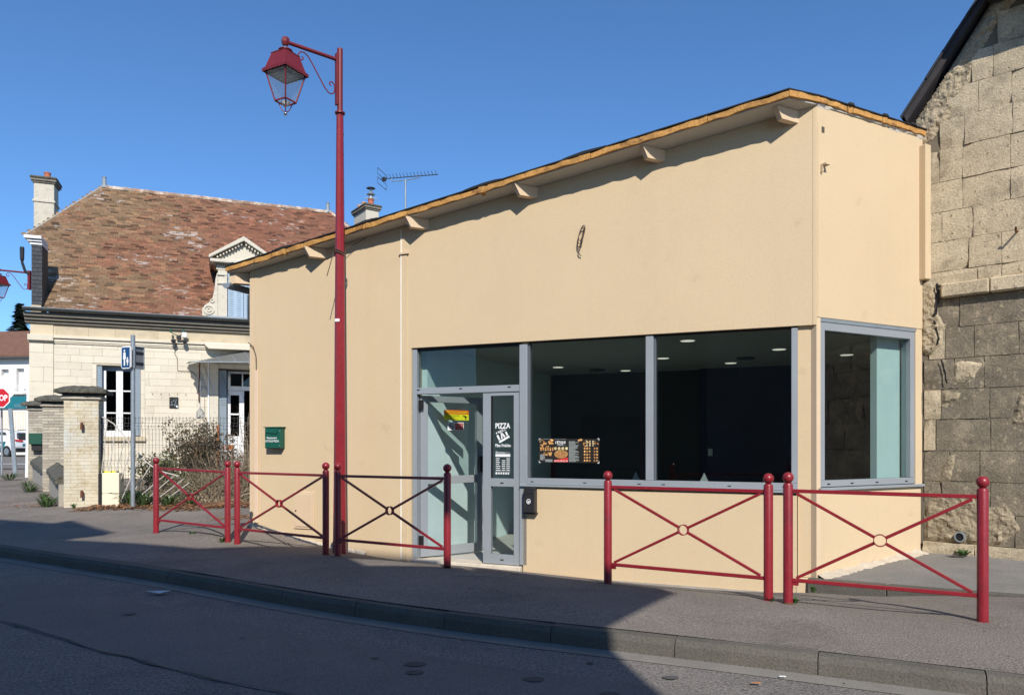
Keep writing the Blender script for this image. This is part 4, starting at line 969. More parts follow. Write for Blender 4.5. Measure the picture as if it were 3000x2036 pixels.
def scroll(t, root, out, m='red_lamp'):
    """wrought S-scroll under an arm; root = wall end of the arm, out = unit vector along it"""
    z0 = root.z
    def sp(cx, cz, r0, r1, a0, a1, n): return [(cx + (r0 + (r1 - r0) * k / n) * math.cos(a0 + (a1 - a0) * k / n), cz + (r0 + (r1 - r0) * k / n) * math.sin(a0 + (a1 - a0) * k / n)) for k in range(n + 1)]
    lower = sp(.105, -.155 - .16, .022, .075, R(330), R(-90) , 16)
    low = sp(.085, -.335, .02, .07, R(-260), R(60), 18)
    pts = low + [(.10, -.44), (.06, -.462)]
    a = sp(.075, -.325, .014, .058, R(-200), R(200), 20)          # inner curl by the pole
    body = [(.008, -.36), (.014, -.42), (.045, -.452), (.09, -.45), (.14, -.40), (.22, -.28), (.30, -.155), (.36, -.075), (.41, -.045)]
    b = [(.45, -.05), (.478, -.085), (.475, -.125), (.45, -.15), (.425, -.142), (.418, -.115), (.437, -.104)]
    curl = [(.072, -.320), (.085, -.333), (.078, -.352), (.056, -.350), (.042, -.325), (.05, -.290), (.085, -.275), (.03, -.30)]
    curl = [(.058, -.352), (.072, -.345), (.080, -.328), (.070, -.308), (.045, -.300), (.022, -.318), (.010, -.350)]
    path = [root + out * x + Vector((0, 0, zz)) for x, zz in curl + body[1:] + b]
    mb = MB(); mb.tube(path, .0085, 6); return mb.build('scroll', m, t)
lp = Vector((-2.175, 9.36, .13))
lamp = thing('street_lamp', 'tall wine red street lamp with hanging lantern before the restaurant', 'street lamp', lp)
mb = MB(); mb.lathe(lp, [(.092, -.1), (.088, .02), (.078, .9), (.066, 2.8), (.054, 4.4), (.044, 5.55)], 8, phase=.35); mb.build('pole', 'red_paint', lamp)
mb = MB(); mb.lathe(lp, [(.036, 5.55), (.064, 5.56), (.064, 5.58), (.036, 5.59)], 16); mb.build('collar', 'red_lamp', lamp)
mb = MB(); mb.lathe(lp, [(.036, 5.59), (.036, 6.38), (.030, 6.385)], 16); mb.build('top_tube', 'red_lamp', lamp, smooth=True)
ao = Vector((-.80, -.60, 0)); an = Vector((-.60, .80, 0))
mb = MB()
bp0 = lp + ao * .036
mb.hexa([bp0 + an * .028 + Vector((0, 0, 5.66)), bp0 + ao * .022 + an * .028 + Vector((0, 0, 5.66)), bp0 + ao * .022 - an * .028 + Vector((0, 0, 5.66)), bp0 - an * .028 + Vector((0, 0, 5.66)), bp0 + an * .028 + Vector((0, 0, 6.31)), bp0 + ao * .022 + an * .028 + Vector((0, 0, 6.31)), bp0 + ao * .022 - an * .028 + Vector((0, 0, 6.31)), bp0 - an * .028 + Vector((0, 0, 6.31))])
mb.build('bracket_plate', 'red_lamp', lamp, bevel=.003)
armr = lp + ao * .055 + Vector((0, 0, 6.235)); arme = lp + ao * .70 + Vector((0, 0, 6.245))
mb = MB(); mb.tube([armr, arme], .0235, 12); mb.build('arm', 'red_lamp', lamp, smooth=True)
scroll(lamp, armr + ao * .005, ao)
lantern(lamp, arme, R(62))
mb = MB()
for h in (5.3, 5.05):
    for k in range(3): a = k * 2.1; mb.lathe(lp + Vector((.046 * math.cos(a), .046 * math.sin(a), h)), [(.006, -.006), (.006, .006)], 6)
mb.build('grub_screws', 'black_metal', lamp)
mb = MB(); q = lp + Vector((-.05, -.06, 2.93)); mb.hexa([q, q + Vector((.06, -.01, 0)), q + Vector((.06, 0, 0)), q + Vector((0, .01, 0))] + [v + Vector((0, 0, .035)) for v in (q, q + Vector((.06, -.01, 0)), q + Vector((.06, 0, 0)), q + Vector((0, .01, 0)))]); mb.build('number_tag', 'white_paint', lamp)
# wire tied round the pole and run to the eaves
tw = MB(); zz = 3.93
ringp = [lp + Vector((.072 * math.cos(a), .072 * math.sin(a), zz - .13 + .02 * math.sin(a * 2))) for a in [2 * math.pi * k / 14 for k in range(15)]]
tw.tube(ringp, .007, 5); tw.tube([p + Vector((0, 0, .03)) for p in ringp], .006, 5)
tw.tube([ringp[2], Mw.p(-.95, .12, 4.02), Mw.p(-.62, .02, 4.19)], .006, 5); tw.tube([ringp[8], lp + Vector((-.10, -.06, 3.68)), lp + Vector((-.15, -.06, 3.50))], .006, 5)
tag(tw.build('tie_wire', 'cable'), 'dark wire tied round the lamp post below the roof edge', 'wire')
# the second lamp, on the gable of the house behind
hl = Hw.p(-.06, .05, 6.0)
lamp2 = thing('wall_lamp', 'wine red wall lantern on the left edge of the ashlar house', 'wall lamp', hl)
ao2 = Vector((-.86, -.51, 0)); r0 = Hw.p(-.02, .02, 5.66); mb = MB(); mb.tube([r0, r0 + ao2 * .66], .024, 10); mb.build('arm', 'red_lamp', lamp2)
scroll(lamp2, r0 + ao2 * .03, ao2); lantern(lamp2, r0 + ao2 * .68, R(75))
mb = MB(); mb.hexa([r0 + Vector((a, b, c)) for c in (-.45, .06) for a, b in ((-.03, -.03), (.03, -.03), (.03, .05), (-.03, .05))]); mb.build('bracket_plate', 'red_lamp', lamp2)

# ------------------------------------------------------------------ old stone house on the right
stone = thing('stone_house', 'old weathered limestone gable wall with slate roof edge', 'building', Sw.p(1.5, -.3, .3))
def gable(u): return 5.28 + 1.40 * (u + .05)        # top of the gable, rising to the right
mb = MB(); Sw.poly(mb, [(-.02, -.3), (4.2, -.3), (4.2, 11.0), (3.9, 11.0), (.0, 5.25)], -.6, -.024); mb.build('wall_core', 'stone_core', stone)
rs = random.Random(21)
def stone_block(u0, u1, z0, z1, o, m, top=None, rough=.012, name='stone'):
    """one dressed block with a slightly pitted, uneven face and worn arrises"""
    nu = max(2, min(5, int((u1 - u0) / .14))); nz = 3; vs = []; fs = []
    for j in range(nz + 1):
        for i in range(nu + 1):
            u = u0 + (u1 - u0) * i / nu; z = z0 + (z1 - z0) * j / nz
            if top: z = min(z, top(u) if j == nz else max(z0, min(z, top(u) - .01 * (nz - j))))
            edge = i in (0, nu) or j in (0, nz)
            off = o + rs.uniform(-rough, rough) * .5 - (rs.uniform(.001, .006) if edge else 0)
            if edge: u += rs.uniform(-.003, .003); z += rs.uniform(-.002, .002)
            if i in (0, nu) and j in (0, nz) and rs.random() < .25: off -= rs.uniform(0, .03)
            vs.append(Sw.p(u, off, z))
    w = nu + 1
    for j in range(nz):
        for i in range(nu): fs.append((j * w + i, j * w + i + 1, (j + 1) * w + i + 1, (j + 1) * w + i))
    k = len(vs)
    border = [i for i in range(w)] + [j * w + nu for j in range(1, nz + 1)] + [nz * w + i for i in range(nu - 1, -1, -1)] + [j * w for j in range(nz - 1, 0, -1)]
    for b in border: vs.append(vs[b] - Sw.n * .13)
    for q in range(len(border)): fs.append((border[q], border[(q + 1) % len(border)], k + (q + 1) % len(border), k + q))
    mb = MB(); mb.add(vs, fs); return mb.build(name, m, stone)
lowz = [.30, .44, .775, 1.115, 1.451, 1.797, 2.127, 2.464, 2.804, 3.125]
lead = {7: .16, 6: .30, 5: .17, 4: .12, 3: .26, 2: .18, 1: .3, 0: .5, 8: .30}
for r_ in range(len(lowz) - 1):
    u = .02 + (.05 if r_ in (7, 8) else 0); first = True
    z0, z1 = lowz[r_], lowz[r_ + 1]
    while u < 3.6:
        ln = lead.get(r_, .2) if first else rs.choice((.28, .40, .46, .52, .66))
        m = 'limestone' if (first and r_ in (4, 5, 7)) or r_ == 0 else 'limestone_dark'; rs.random()
        stone_block(u + .003, u + ln - .004, z0 + .003, z1 - .004, -.01 + rs.uniform(-.006, .006) + (.06 if r_ == 0 else 0), m)
        u += ln; first = False
# projecting string course
u = .20
while u < 3.6:
    ln = rs.choice((.46, .62, .7)); mb = MB()
    Sw.poly(mb, [(u + .003, 3.13), (u + ln - .003, 3.13), (u + ln - .003, 3.282), (u + .003, 3.282)], -.1, .075); mb.build('string_stone', 'limestone', stone, bevel=.014); u += ln
upz = [3.283, 3.43, 3.763, 4.09, 4.42, 4.774, 5.099, 5.43, 5.76, 6.09, 6.42, 6.75, 7.08, 7.4, 7.73, 8.06]
lead2 = [.5, .42, .16, .36, .14, .24, .30, .2]
for r_ in range(len(upz) - 1):
    z0, z1 = upz[r_], upz[r_ + 1]
    ustart = .04 if z1 < 4.9 else .06 + max(0, (z0 - 5.0) / 1.40) + .12
    u = ustart; first = True
    while u < 3.6:
        ln = lead2[r_ % 8] if first else rs.choice((.30, .44, .50, .58, .66, .22))
        if ln - .0 > .1: stone_block(u + .002, u + ln - .003, z0 + .002, z1 - .003, rs.uniform(-.006, .006), 'limestone', rough=.007)
        u += ln; first = False
# rubble showing where the facing has broken away
from mathutils import noise as mnoise
def rubble(outline, base_off, amp, seed, m='rubble', step=.016, name='rubble'):
    """a patch of broken core: a fine grid inside an outline, heaved by noise, its rim sunk into the wall"""
    us = [p[0] for p in outline]; zs_ = [p[1] for p in outline]; u0, u1, z0, z1 = min(us), max(us), min(zs_), max(zs_)
    def inside(u, z):
        c = False; n = len(outline)
        for i in range(n):
            (a1, b1), (a2, b2) = outline[i], outline[(i + 1) % n]
            if (b1 > z) != (b2 > z) and u < (a2 - a1) * (z - b1) / (b2 - b1) + a1: c = not c
        return c
    nu, nz = int((u1 - u0) / step) + 2, int((z1 - z0) / step) + 2; idx = {}; vs = []; fs = []
    for j in range(nz + 1):
        for i in range(nu + 1):
            u, z = u0 + (u1 - u0) * i / nu, z0 + (z1 - z0) * j / nz
            q = Vector((u * 9 + seed, z * 9, seed * 3.1)); h = mnoise.fractal(q * 1.6, 0.9, 2.1, 5) * amp * .55 + mnoise.cell(Vector((u * 11 + .25 * math.sin(z * 30) + seed, z * 15 + .3 * math.sin(u * 25), seed))) * amp * .22
            dd = min(((Vector((u, z)) - Vector(a)) - (Vector(b) - Vector(a)) * max(0, min(1, (Vector((u, z)) - Vector(a)).dot(Vector(b) - Vector(a)) / (Vector(b) - Vector(a)).length_squared))).length for a, b in zip(outline, outline[1:] + outline[:1]))
            ff_ = min(1, dd / .045); hh = -.022 + (base_off + h + .022) * ff_
            idx[i, j] = len(vs); vs.append(Sw.p(u + .3 * step * mnoise.noise(q * 3), hh, z + .3 * step * mnoise.noise(q * 3 + Vector((5, 5, 5)))))
    for j in range(nz):
        for i in range(nu):
            if inside(u0 + (u1 - u0) * (i + .5) / nu, z0 + (z1 - z0) * (j + .5) / nz): fs.append((idx[i, j], idx[i + 1, j], idx[i + 1, j + 1], idx[i, j + 1]))
    mb = MB(); mb.add(vs, fs); o = mb.build(name, m, stone); return o
rubble([(-.02, 2.55), (.10, 2.50), (.22, 2.62), (.24, 2.85), (.18, 3.0), (.17, 3.20), (.12, 3.36), (-.02, 3.36)], .012, .030, 1)
rubble([(-.02, 3.36), (.05, 3.36), (.07, 3.7), (.04, 4.1), (.06, 4.5), (.05, 4.9), (-.03, 4.9)], .006, .02, 2)
rubble([(-.05, 4.86), (.10, 4.92), (.24, 5.08), (.34, 5.20), (.44, 5.38), (.50, 5.52), (.58, 5.76), (.70, 5.95), (.84, 6.12), (1.0, 6.30), (1.15, 6.5), (1.15, 6.85), (-.06, 5.18)], .004, .03, 3)
rubble([(.02, .44), (.75, .44), (.95, .62), (.80, .95), (.60, .85), (.45, 1.05), (.30, .92), (.12, 1.0), (.03, .8)], .005, .028, 4, 'rubble_low')
rubble([(.82, 1.72), (1.0, 1.7), (1.08, 1.95), (1.0, 2.15), (.9, 2.05)], .004, .02, 5, 'rubble_low')
rubble([(.30, 2.18), (.52, 2.22), (.62, 2.40), (.40, 2.46), (.30, 2.42)], .004, .014, 6, 'limestone')
rubble([(.18, 1.95), (.36, 1.98), (.42, 2.10), (.20, 2.12)], .004, .016, 7, 'rubble_low')
rubble([(.15, 1.08), (.30, 1.12), (.36, 1.40), (.28, 1.46), (.2, 1.3)], .004, .018, 8, 'rubble_low')
def crack(pts, w, seed):
    """a narrow ragged gap following a line down the wall"""
    rr = random.Random(seed); L_, R_ = [], []
    for k in range(len(pts) - 1):
        for j in range(4):
            t = j / 4; u = pts[k][0] + (pts[k + 1][0] - pts[k][0]) * t; z = pts[k][1] + (pts[k + 1][1] - pts[k][1]) * t
            L_.append((u - w * rr.uniform(.2, 1.1), z + rr.uniform(-.01, .01))); R_.append((u + w * rr.uniform(.2, 1.1), z + rr.uniform(-.01, .01)))
    n = len(L_); mb = MB(); mb.add([Sw.p(u, .022, z) for u, z in L_] + [Sw.p(u, .022, z) for u, z in R_] , [(i, i + 1, n + i + 1, n + i) for i in range(n - 1)]); return mb.build('crack', 'black', stone)
crack([(.155, 3.30), (.165, 3.12), (.15, 2.98), (.12, 2.93)], .022, 1)
crack([(.13, 2.90), (.15, 2.80), (.175, 2.70), (.16, 2.60)], .014, 2)
crack([(.20, 2.46), (.225, 2.35), (.24, 2.28), (.26, 2.16)], .012, 3)
crack([(.25, 2.14), (.40, 2.125)], .006, 4)
crack([(.03, 2.12), (.02, 2.0), (.03, 1.85)], .007, 5)
# drain hole
mb = MB(); n = 16; vs = []
for k in range(n):
    a = 2 * math.pi * k / n
    for r, o in ((.050, .045), (.050, -.05), (.040, -.05), (.040, .045)): vs.append(Sw.p(.38 + r * math.cos(a), o, .515 + r * math.sin(a) * 1.1))
mb.add(vs, [(i * 4 + j, i * 4 + (j + 1) % 4, ((i + 1) % n) * 4 + (j + 1) % 4, ((i + 1) % n) * 4 + j) for i in range(n) for j in range(4)]); mb.build('drain_pipe', 'galv', stone)
mb = MB(); Sw.disc(mb, .38, .515, -.04, .03, .042); mb.build('drain_hole', 'black', stone)
mb = MB(); mb.tube([Sw.p(.90, .0, 3.74), Sw.p(.90, .10, 3.72), Sw.p(.905, .13, 3.76)], .011, 6); mb.build('iron_hook', 'rust', stone)
# roof edge: slates along the gable
rt = MB(); pts = [(-.13, 5.21), (3.4, 5.21 + 1.40 * 3.53)]
def gl(u, d): return Sw.p(u, d, 5.255 + 1.40 * (u + .10))
rt.prism([Sw.p(-.14, .06, 5.17), Sw.p(3.6, .06, 5.17 + 1.4 * 3.74), Sw.p(3.6, .06, 5.25 + 1.4 * 3.74), Sw.p(-.17, .06, 5.25)], [Sw.p(-.14, -4, 5.17), Sw.p(3.6, -4, 5.17 + 1.4 * 3.74), Sw.p(3.6, -4, 5.25 + 1.4 * 3.74), Sw.p(-.17, -4, 5.25)])
sroof = rt.build('roof', 'slate_edge', stone)
u = -.19
while u < 3.2:
    ln = .17; z = 5.245 + 1.40 * (u + .17); mb = MB(); j = rs.uniform(-.008, .008)
    mb.prism([Sw.p(u, .085 + j, z - .008), Sw.p(u + ln, .085 + j, z + 1.40 * ln - .004), Sw.p(u + ln - .01, .085 + j, z + 1.40 * ln + .022), Sw.p(u - .012, .085 + j, z + .018)], [Sw.p(u, -.4, z - .008), Sw.p(u + ln, -.4, z + 1.40 * ln - .004), Sw.p(u + ln - .01, -.4, z + 1.40 * ln + .022), Sw.p(u - .012, -.4, z + .018)])
    mb.build('slate', 'slate', sroof); u += .13
# corbel that throws the shade across the top of the gable
mb = MB(); Sw.poly(mb, [(.62, 6.25), (.74, 6.19), (1.6, 6.19), (1.6, 6.40), (.70, 6.40)], -.1, .42); mb.build('roof_corbel', 'slate_edge', stone)

# ------------------------------------------------------------------ ashlar house behind the fence
house = thing('ashlar_house', 'pale ashlar stone house with a brown tiled hipped roof', 'building', Hw.p(4, -3, .4))
WU0, WU1, WZ0, WZ1 = 1.418, 2.406, 1.70, 3.49
DU0, DU1, DZ0, DZ1 = 4.251, 5.45, .60, 3.50
mb = MB()
for (a, b, c, d) in [(0, WU0, .1, 4.5), (WU0, WU1, .1, WZ0), (WU0, WU1, WZ1, 4.5), (WU1, DU0, .1, 4.5), (DU0, DU1, DZ1, 4.5), (DU0, DU1, .1, DZ0), (DU1, 11.5, .1, 4.5)]:
    Hw.box(mb, a, b, -.45, -.012, c, d)
hwall = mb.build('front_wall', 'ashlar_joint', house)
gd = Vector((-.535, .845, 0)); c0 = Hw.p(.0, -.02, 0)
mb = MB(); q = [c0, c0 + gd * 9, c0 + gd * 9 + Hw.e * .4, c0 + Hw.e * .4]
mb.prism([Vector((v.x, v.y, .1)) for v in q], [Vector((v.x, v.y, 5.0)) for v in q]); mb.build('gable_wall', 'ashlar', house)
mb = MB(); Hw.box(mb, 11.1, 11.5, -8.2, -.5, .1, 4.5); Hw.box(mb, 0, 11.5, -8.5, -8.2, .1, 4.5); mb.build('rear_wall', 'ashlar', house)
rh = random.Random(31)
def block(u0, u1, z0, z1, o=0.0, m='ashlar', par=None, name='ashlar_block'):
    if u1 - u0 < .03 or z1 - z0 < .03: return
    mb = MB(); j = rh.uniform(-.002, .002); g = .0022
    Hw.box(mb, u0 + g, u1 - g, -.04, o + j, z0 + g, z1 - g); mb.build(name, m, par or hwall)
zc = .55; course = .1755; r_ = 0
while zc < 3.97:
    z1 = min(zc + course, 3.98); u = .49 + (-.28 if r_ % 2 else 0.0)
    while u < 9.0:
        ln = rh.choice((.50, .56, .60, .64)); a, b = max(u, .492), min(u + ln, 9.0)
        # cut by the openings
        for o0, o1, oz0, oz1 in ((WU0 - .10, WU1 + .10, WZ0 - .0, WZ1 + .0), (DU0 - .22, DU1 + .22, DZ0, DZ1 + .22)):
            if z1 > oz0 + .02 and zc < oz1 - .02:
                if a < o0 < b and b <= o1: b = o0
                elif o0 <= a < o1 < b: a = o1
                elif a >= o0 and b <= o1: a = b
                elif a < o0 and b > o1: b = o0
        if b > a: block(a, b, zc, z1)
        u += ln
    zc += course; r_ += 1
# window jamb blocks and flat arch
zc = WZ0
while zc < WZ1 - .02:
    z1 = min(zc + .36, WZ1); block(WU0 - .10, WU0, zc, z1); block(WU1, WU1 + .10, zc, z1); zc = z1
# corner pilaster of larger stones
zc = .55; k = 0
while zc < 3.9:
    z1 = min(zc + .355, 3.98); s_ = .28 if k % 2 else .49
    block(-.02, s_, zc, z1, .025); 
    if s_ < .4: block(s_, .49, zc, z1, .025)
    zc = z1; k += 1
# moulded string course, frieze, cornice
for (z0, z1, o) in [(3.982, 4.02, .03), (4.022, 4.10, .05), (4.102, 4.172, .095)]:
    mb = MB(); Hw.box(mb, -.04, 11.5, -.04, o, z0, z1); mb.build('string_course', 'ashlar', house, bevel=.008)
mb = MB(); Hw.box(mb, -.04, .50, -.04, .115, 4.03, 4.176); mb.build('string_course', 'ashlar', house, bevel=.008)
u = .0
for ln in (.49, .05, .70, .60, .42, .55, .72, .62, .66, .7, .6, .8, .7, .66, .6, .7):
    block(u, u + ln, 4.174, 4.45, .02 if u < .45 else .0, 'frieze_stone'); u += ln
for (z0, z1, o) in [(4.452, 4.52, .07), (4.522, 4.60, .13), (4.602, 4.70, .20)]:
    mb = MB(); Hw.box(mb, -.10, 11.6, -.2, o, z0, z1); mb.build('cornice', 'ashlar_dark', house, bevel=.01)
gt = MB(); n = 8; ring = []
for u in (-.10, 11.6): ring.append([Hw.p(u, .26 + .085 * math.cos(math.pi + math.pi * k / n), 4.79 + .085 * math.sin(math.pi + math.pi * k / n)) for k in range(n + 1)])
gt.add(ring[0] + ring[1], [(k, k + 1, n + 2 + k, n + 1 + k) for k in range(n)] + [tuple(range(n + 1))]); gt.build('gutter', 'zinc_dark', house)
mb = MB(); mb.tube([Hw.p(-.1, .345, 4.79), Hw.p(11.6, .345, 4.79)], .010, 6); mb.build('gutter_bead', 'zinc', house)
# front window
def hbar(name, parent, u0, u1, z0, z1, o0, o1, m, bev=0): mb = MB(); Hw.box(mb, u0, u1, o0, o1, z0, z1); return mb.build(name, m, parent, bevel=bev)
wn_ = hbar('window', house, WU0 + .12, WU0 + .19, WZ0, WZ1 - .12, -.24, -.17, 'white_paint')
hbar('frame', wn_, WU1 - .24, WU1 - .14, WZ0, WZ1 - .12, -.24, -.17, 'white_paint'); hbar('frame', wn_, WU0 + .12, WU1 - .14, WZ1 - .13, WZ1 - .0, -.235, -.175, 'shutter_grey')
mid_ = (WU0 + WU1) / 2 - .0
hbar('meeting_stile', wn_, mid_ - .075, mid_ + .075, WZ0, WZ1 - .13, -.23, -.15, 'white_paint'); hbar('bottom_rail', wn_, WU0 + .19, WU1 - .24, WZ0, WZ0 + .15, -.23, -.16, 'white_paint')
for z in (2.30, 2.86):
    hbar('glazing_bar', wn_, WU0 + .19, mid_ - .076, z - .016, z + .016, -.22, -.18, 'white_paint'); hbar('glazing_bar', wn_, mid_ + .076, WU1 - .24, z - .016, z + .016, -.22, -.18, 'white_paint')
hbar('pane', wn_, WU0 + .19, mid_ - .075, WZ0 + .15, WZ1 - .13, -.203, -.197, 'dark_glass'); hbar('pane', wn_, mid_ + .075, WU1 - .24, WZ0 + .15, WZ1 - .13, -.203, -.197, 'dark_glass')
hbar('sill', wn_, WU0 - .06, WU1 + .12, WZ0 - .12, WZ0 - .002, -.25, .07, 'frieze_stone', .008)
hbar('shutter', wn_, WU0 + .005, WU0 + .115, WZ0 + .02, WZ1 - .02, -.16, -.04, 'shutter_grey'); hbar('shutter', wn_, WU1 - .13, WU1 - .01, WZ0 + .02, WZ1 - .02, -.16, -.04, 'shutter_grey')
for z in [WZ0 + 1.05 + .055 * k for k in range(12)]: hbar('louvre', wn_, WU0 + .03, WU0 + .09, z, z + .022, -.045, -.030, 'shutter_blue')
hbar('room_back', house, .6, 9, .4, 4.4, -2.6, -2.5, 'black')
# doorway with fanlight, leaf and shutters
dr = hbar('doorway', house, DU0 + .23, DU0 + .30, DZ0, DZ1 - .08, -.30, -.22, 'white_paint')
hbar('transom', dr, DU0 + .23, DU1, 2.95, 3.06, -.30, -.21, 'white_paint'); hbar('frame_head', dr, DU0 + .23, DU1, DZ1 - .10, DZ1 - .04, -.30, -.22, 'white_paint'); hbar('glazing_bar', dr, DU0 + .585, DU0 + .62, 3.06, DZ1 - .10, -.29, -.23, 'white_paint')
hbar('pane', dr, DU0 + .30, DU1, 3.06, DZ1 - .10, -.262, -.256, 'dark_glass')
hbar('leaf_stile', dr, DU0 + .52, DU0 + .64, DZ0, 2.94, -.28, -.20, 'white_paint'); hbar('leaf_panel', dr, DU0 + .22, DU0 + .52, DZ0, 1.72, -.27, -.21, 'white_paint'); hbar('leaf_stile', dr, DU0 + .22, DU0 + .25, 1.72, 2.94, -.275, -.205, 'white_paint')
hbar('leaf_rail', dr, DU0 + .22, DU0 + .52, 2.82, 2.94, -.275, -.205, 'white_paint'); hbar('leaf_rail', dr, DU0 + .25, DU0 + .52, 2.29, 2.33, -.275, -.205, 'white_paint'); hbar('pane', dr, DU0 + .25, DU0 + .52, 1.72, 2.82, -.243, -.237, 'dark_glass')
hbar('shutter', dr, DU0 + .02, DU0 + .20, DZ0, DZ1 - .04, -.20, -.03, 'shutter_grey')
for z in [2.55 + .06 * k for k in range(14)]: hbar('louvre', dr, DU0 + .05, DU0 + .17, z, z + .025, -.035, -.020, 'shutter_grey')
for (a, b, c, d) in [(DU0 - .22, DU0, DZ0, DZ1 + .22), (DU0, DU1 + .2, DZ1, DZ1 + .22)]: hbar('door_surround', house, a, b, c, d, -.05, .025, 'dormer_stone', .008)
hbar('surround_moulding', house, DU0 - .12, DU1 + .2, DZ1 + .14, DZ1 + .22, .026, .06, 'dormer_stone', .008)
hbar('white_conduit', house, DU0 - .26, DU0 - .225, 1.0, DZ1 + .15, .03, .06, 'white_paint')
# little stone hood and glass canopy over the door
mb = MB(); Hw.poly(mb, [(3.90, 4.13), (6.2, 4.13), (6.2, 3.985), (4.02, 3.985), (3.94, 4.06)], -.02, .26); mb.build('door_hood', 'ashlar', house, bevel=.01)
cp = thing('glass_canopy', 'scalloped glass canopy above the door of the ashlar house', 'canopy', Hw.p(4.9, .5, 3.6))
def cpt(t, s_):   # t 0..1 from left end to the middle, s_ 0..1 from wall to front
    wl, wp_, fl_, fp = Hw.p(3.52, .03, 3.60), Hw.p(4.88, .03, 4.00), Hw.p(3.62, 1.0, 3.55), Hw.p(5.03, 1.0, 3.60)
    return wl.lerp(wp_, t).lerp(fl_.lerp(fp, t), s_)
for k in range(4):
    t0, t1 = k / 4, (k + 1) / 4; mb = MB(); N = 10; a, b = [], []
    for i in range(N + 1):
        s_ = i / N; x = 0.0
        if k == 0: x = -.055 * abs(math.sin(s_ * math.pi * 4))
        a.append(cpt(t0 + .006 + x, s_)); b.append(cpt(t1 - .006, s_))
    dz = Vector((0, 0, .006)); nn = N + 1
    mb.add(a + b + [v + dz for v in a + b], [(i, i + 1, nn + i + 1, nn + i) for i in range(N)] + [(2 * nn + i, 2 * nn + i + 1, 3 * nn + i + 1, 3 * nn + i) for i in range(N)] + [(i, i + 1, 2 * nn + i + 1, 2 * nn + i) for i in range(N)] + [(nn + i, nn + i + 1, 3 * nn + i + 1, 3 * nn + i) for i in range(N)])
    mb.build('pane', 'canopy_glass', cp)
    mb = MB(); mb.tube([cpt(t1, 0), cpt(t1, 1)], .014, 5); mb.build('rib', 'galv', cp)
mb = MB(); mb.tube([cpt(0, 1), cpt(1, 1)], .016, 5); mb.build('front_bar', 'galv', cp)
mb = MB()
for pts in ([Hw.p(3.78, .04, 2.62), Hw.p(3.78, .10, 2.95), Hw.p(3.80, .42, 3.36), Hw.p(3.82, .80, 3.55)], [Hw.p(3.78, .04, 3.52), Hw.p(3.80, .45, 3.53), Hw.p(3.82, .85, 3.56)], [Hw.p(3.78, .05, 3.1), Hw.p(3.79, .25, 3.12), Hw.p(3.80, .30, 3.30), Hw.p(3.79, .15, 3.38)]): mb.tube(pts, .02, 6)
mb.build('iron_bracket', 'rust', cp)
mb = MB()
for sgn in (1,):
    mb2 = MB()
    for k in range(4):
        t1 = .3 + .25 * k
        mb2.tube([cpt(.02 + .25 * k, 1), cpt(.02 + .25 * k, 1) + Vector((0, 0, -.01))], .012, 5)
    mb2.build('front_clip', 'galv', cp)
# mirrored half, hidden by the restaurant
mb = MB(); wp_ = Hw.p(4.90, .03, 4.00); mb.prism([wp_, Hw.p(6.25, .03, 3.6), Hw.p(6.25, 1.0, 3.55), Hw.p(5.05, 1.0, 3.6)], [v + Vector((0, 0, .006)) for v in (wp_, Hw.p(6.25, .03, 3.6), Hw.p(6.25, 1.0, 3.55), Hw.p(5.05, 1.0, 3.6))]); mb.build('pane', 'canopy_glass', cp)

# ---- tiled roof
def hr(u, back, dz=0): return Hw.p(u, -back, 4.80 + 1.075 * back + dz)
def left_edge(b): return .27 - .19 * b if b < 2.08 else -.56 + (1.0 + .56) * (b - 2.08) / (4.03 - 2.08)
RB = 4.06
def right_edge(b): return 11.4 - (11.4 - 7.7) * b / RB
rdk = MB()
fr_ = [hr(.30, 0), hr(-.09, 2.05), hr(-.52, 2.12), hr(1.0, RB), hr(7.7, RB), hr(11.4, 0)]
def mir(u, b): p = Hw.p(u, -(2 * RB - b), 4.80 + 1.075 * b); return p
bk_ = [mir(.30, 0), mir(-.09, 2.05), mir(-.52, 2.12), mir(1.0, RB), mir(7.7, RB), mir(11.4, 0)]
rdk.add(fr_ + bk_, [(0, 1, 2, 3, 4, 5), (6, 11, 10, 9, 8, 7), (2, 8, 9, 3), (5, 4, 10, 11), (0, 6, 7, 1), (1, 7, 8, 2)])
hroof = rdk.build('roof', 'joint_dark', house)
rt = random.Random(8); gauge = .082; tw_ = .19
sl_ = math.sqrt(1 + 1.075 ** 2)
tiles = []
b = -.06; row = 0
while b < RB - .02:
    l, r = left_edge(max(b, 0)), right_edge(max(b, 0))
    u = l + rt.uniform(-.03, .03) - (tw_ / 2 if row % 2 else 0)
    while u < min(r, 9.3):
        if u + tw_ > l and not (3.85 < u < 5.95 and b < .2):
            tiles.append((u, b, rt.uniform(-.004, .008), rt.uniform(-.008, .008), rt.uniform(-.006, .006)))
        u += tw_ + rt.uniform(0, .004)
    b += gauge / sl_ ; row += 1
def tile_pts(u, b, dz, db, skew):
    n_ = Vector((0, 0, 0)); w = tw_ - .004; Lb = .12 / sl_
    lo, hi = b + db * .5, b + db * .5 + Lb
    t0, t1 = .052 + dz, .012
    return [hr(u, lo, t0 - .036), hr(u + w, lo + skew, t0 - .036), hr(u + w, hi, t1 - .014), hr(u, hi, t1 - .014), hr(u, lo, t0), hr(u + w, lo + skew, t0), hr(u + w, hi, t1), hr(u, hi, t1)]
order = sorted(range(len(tiles)), key=lambda i: (tiles[i][0] * .363 + tiles[i][1] * 1.2))
single = set(order[:300])
rest_t = MB()
for i, t_ in enumerate(tiles):
    if i in single: MB().hexa(tile_pts(*t_)).build('roof_tile', 'roof_tile', hroof)
    else: rest_t.hexa(tile_pts(*t_))
tag(rest_t.build('roof_tiles', 'roof_tile', hroof), kind='stuff')
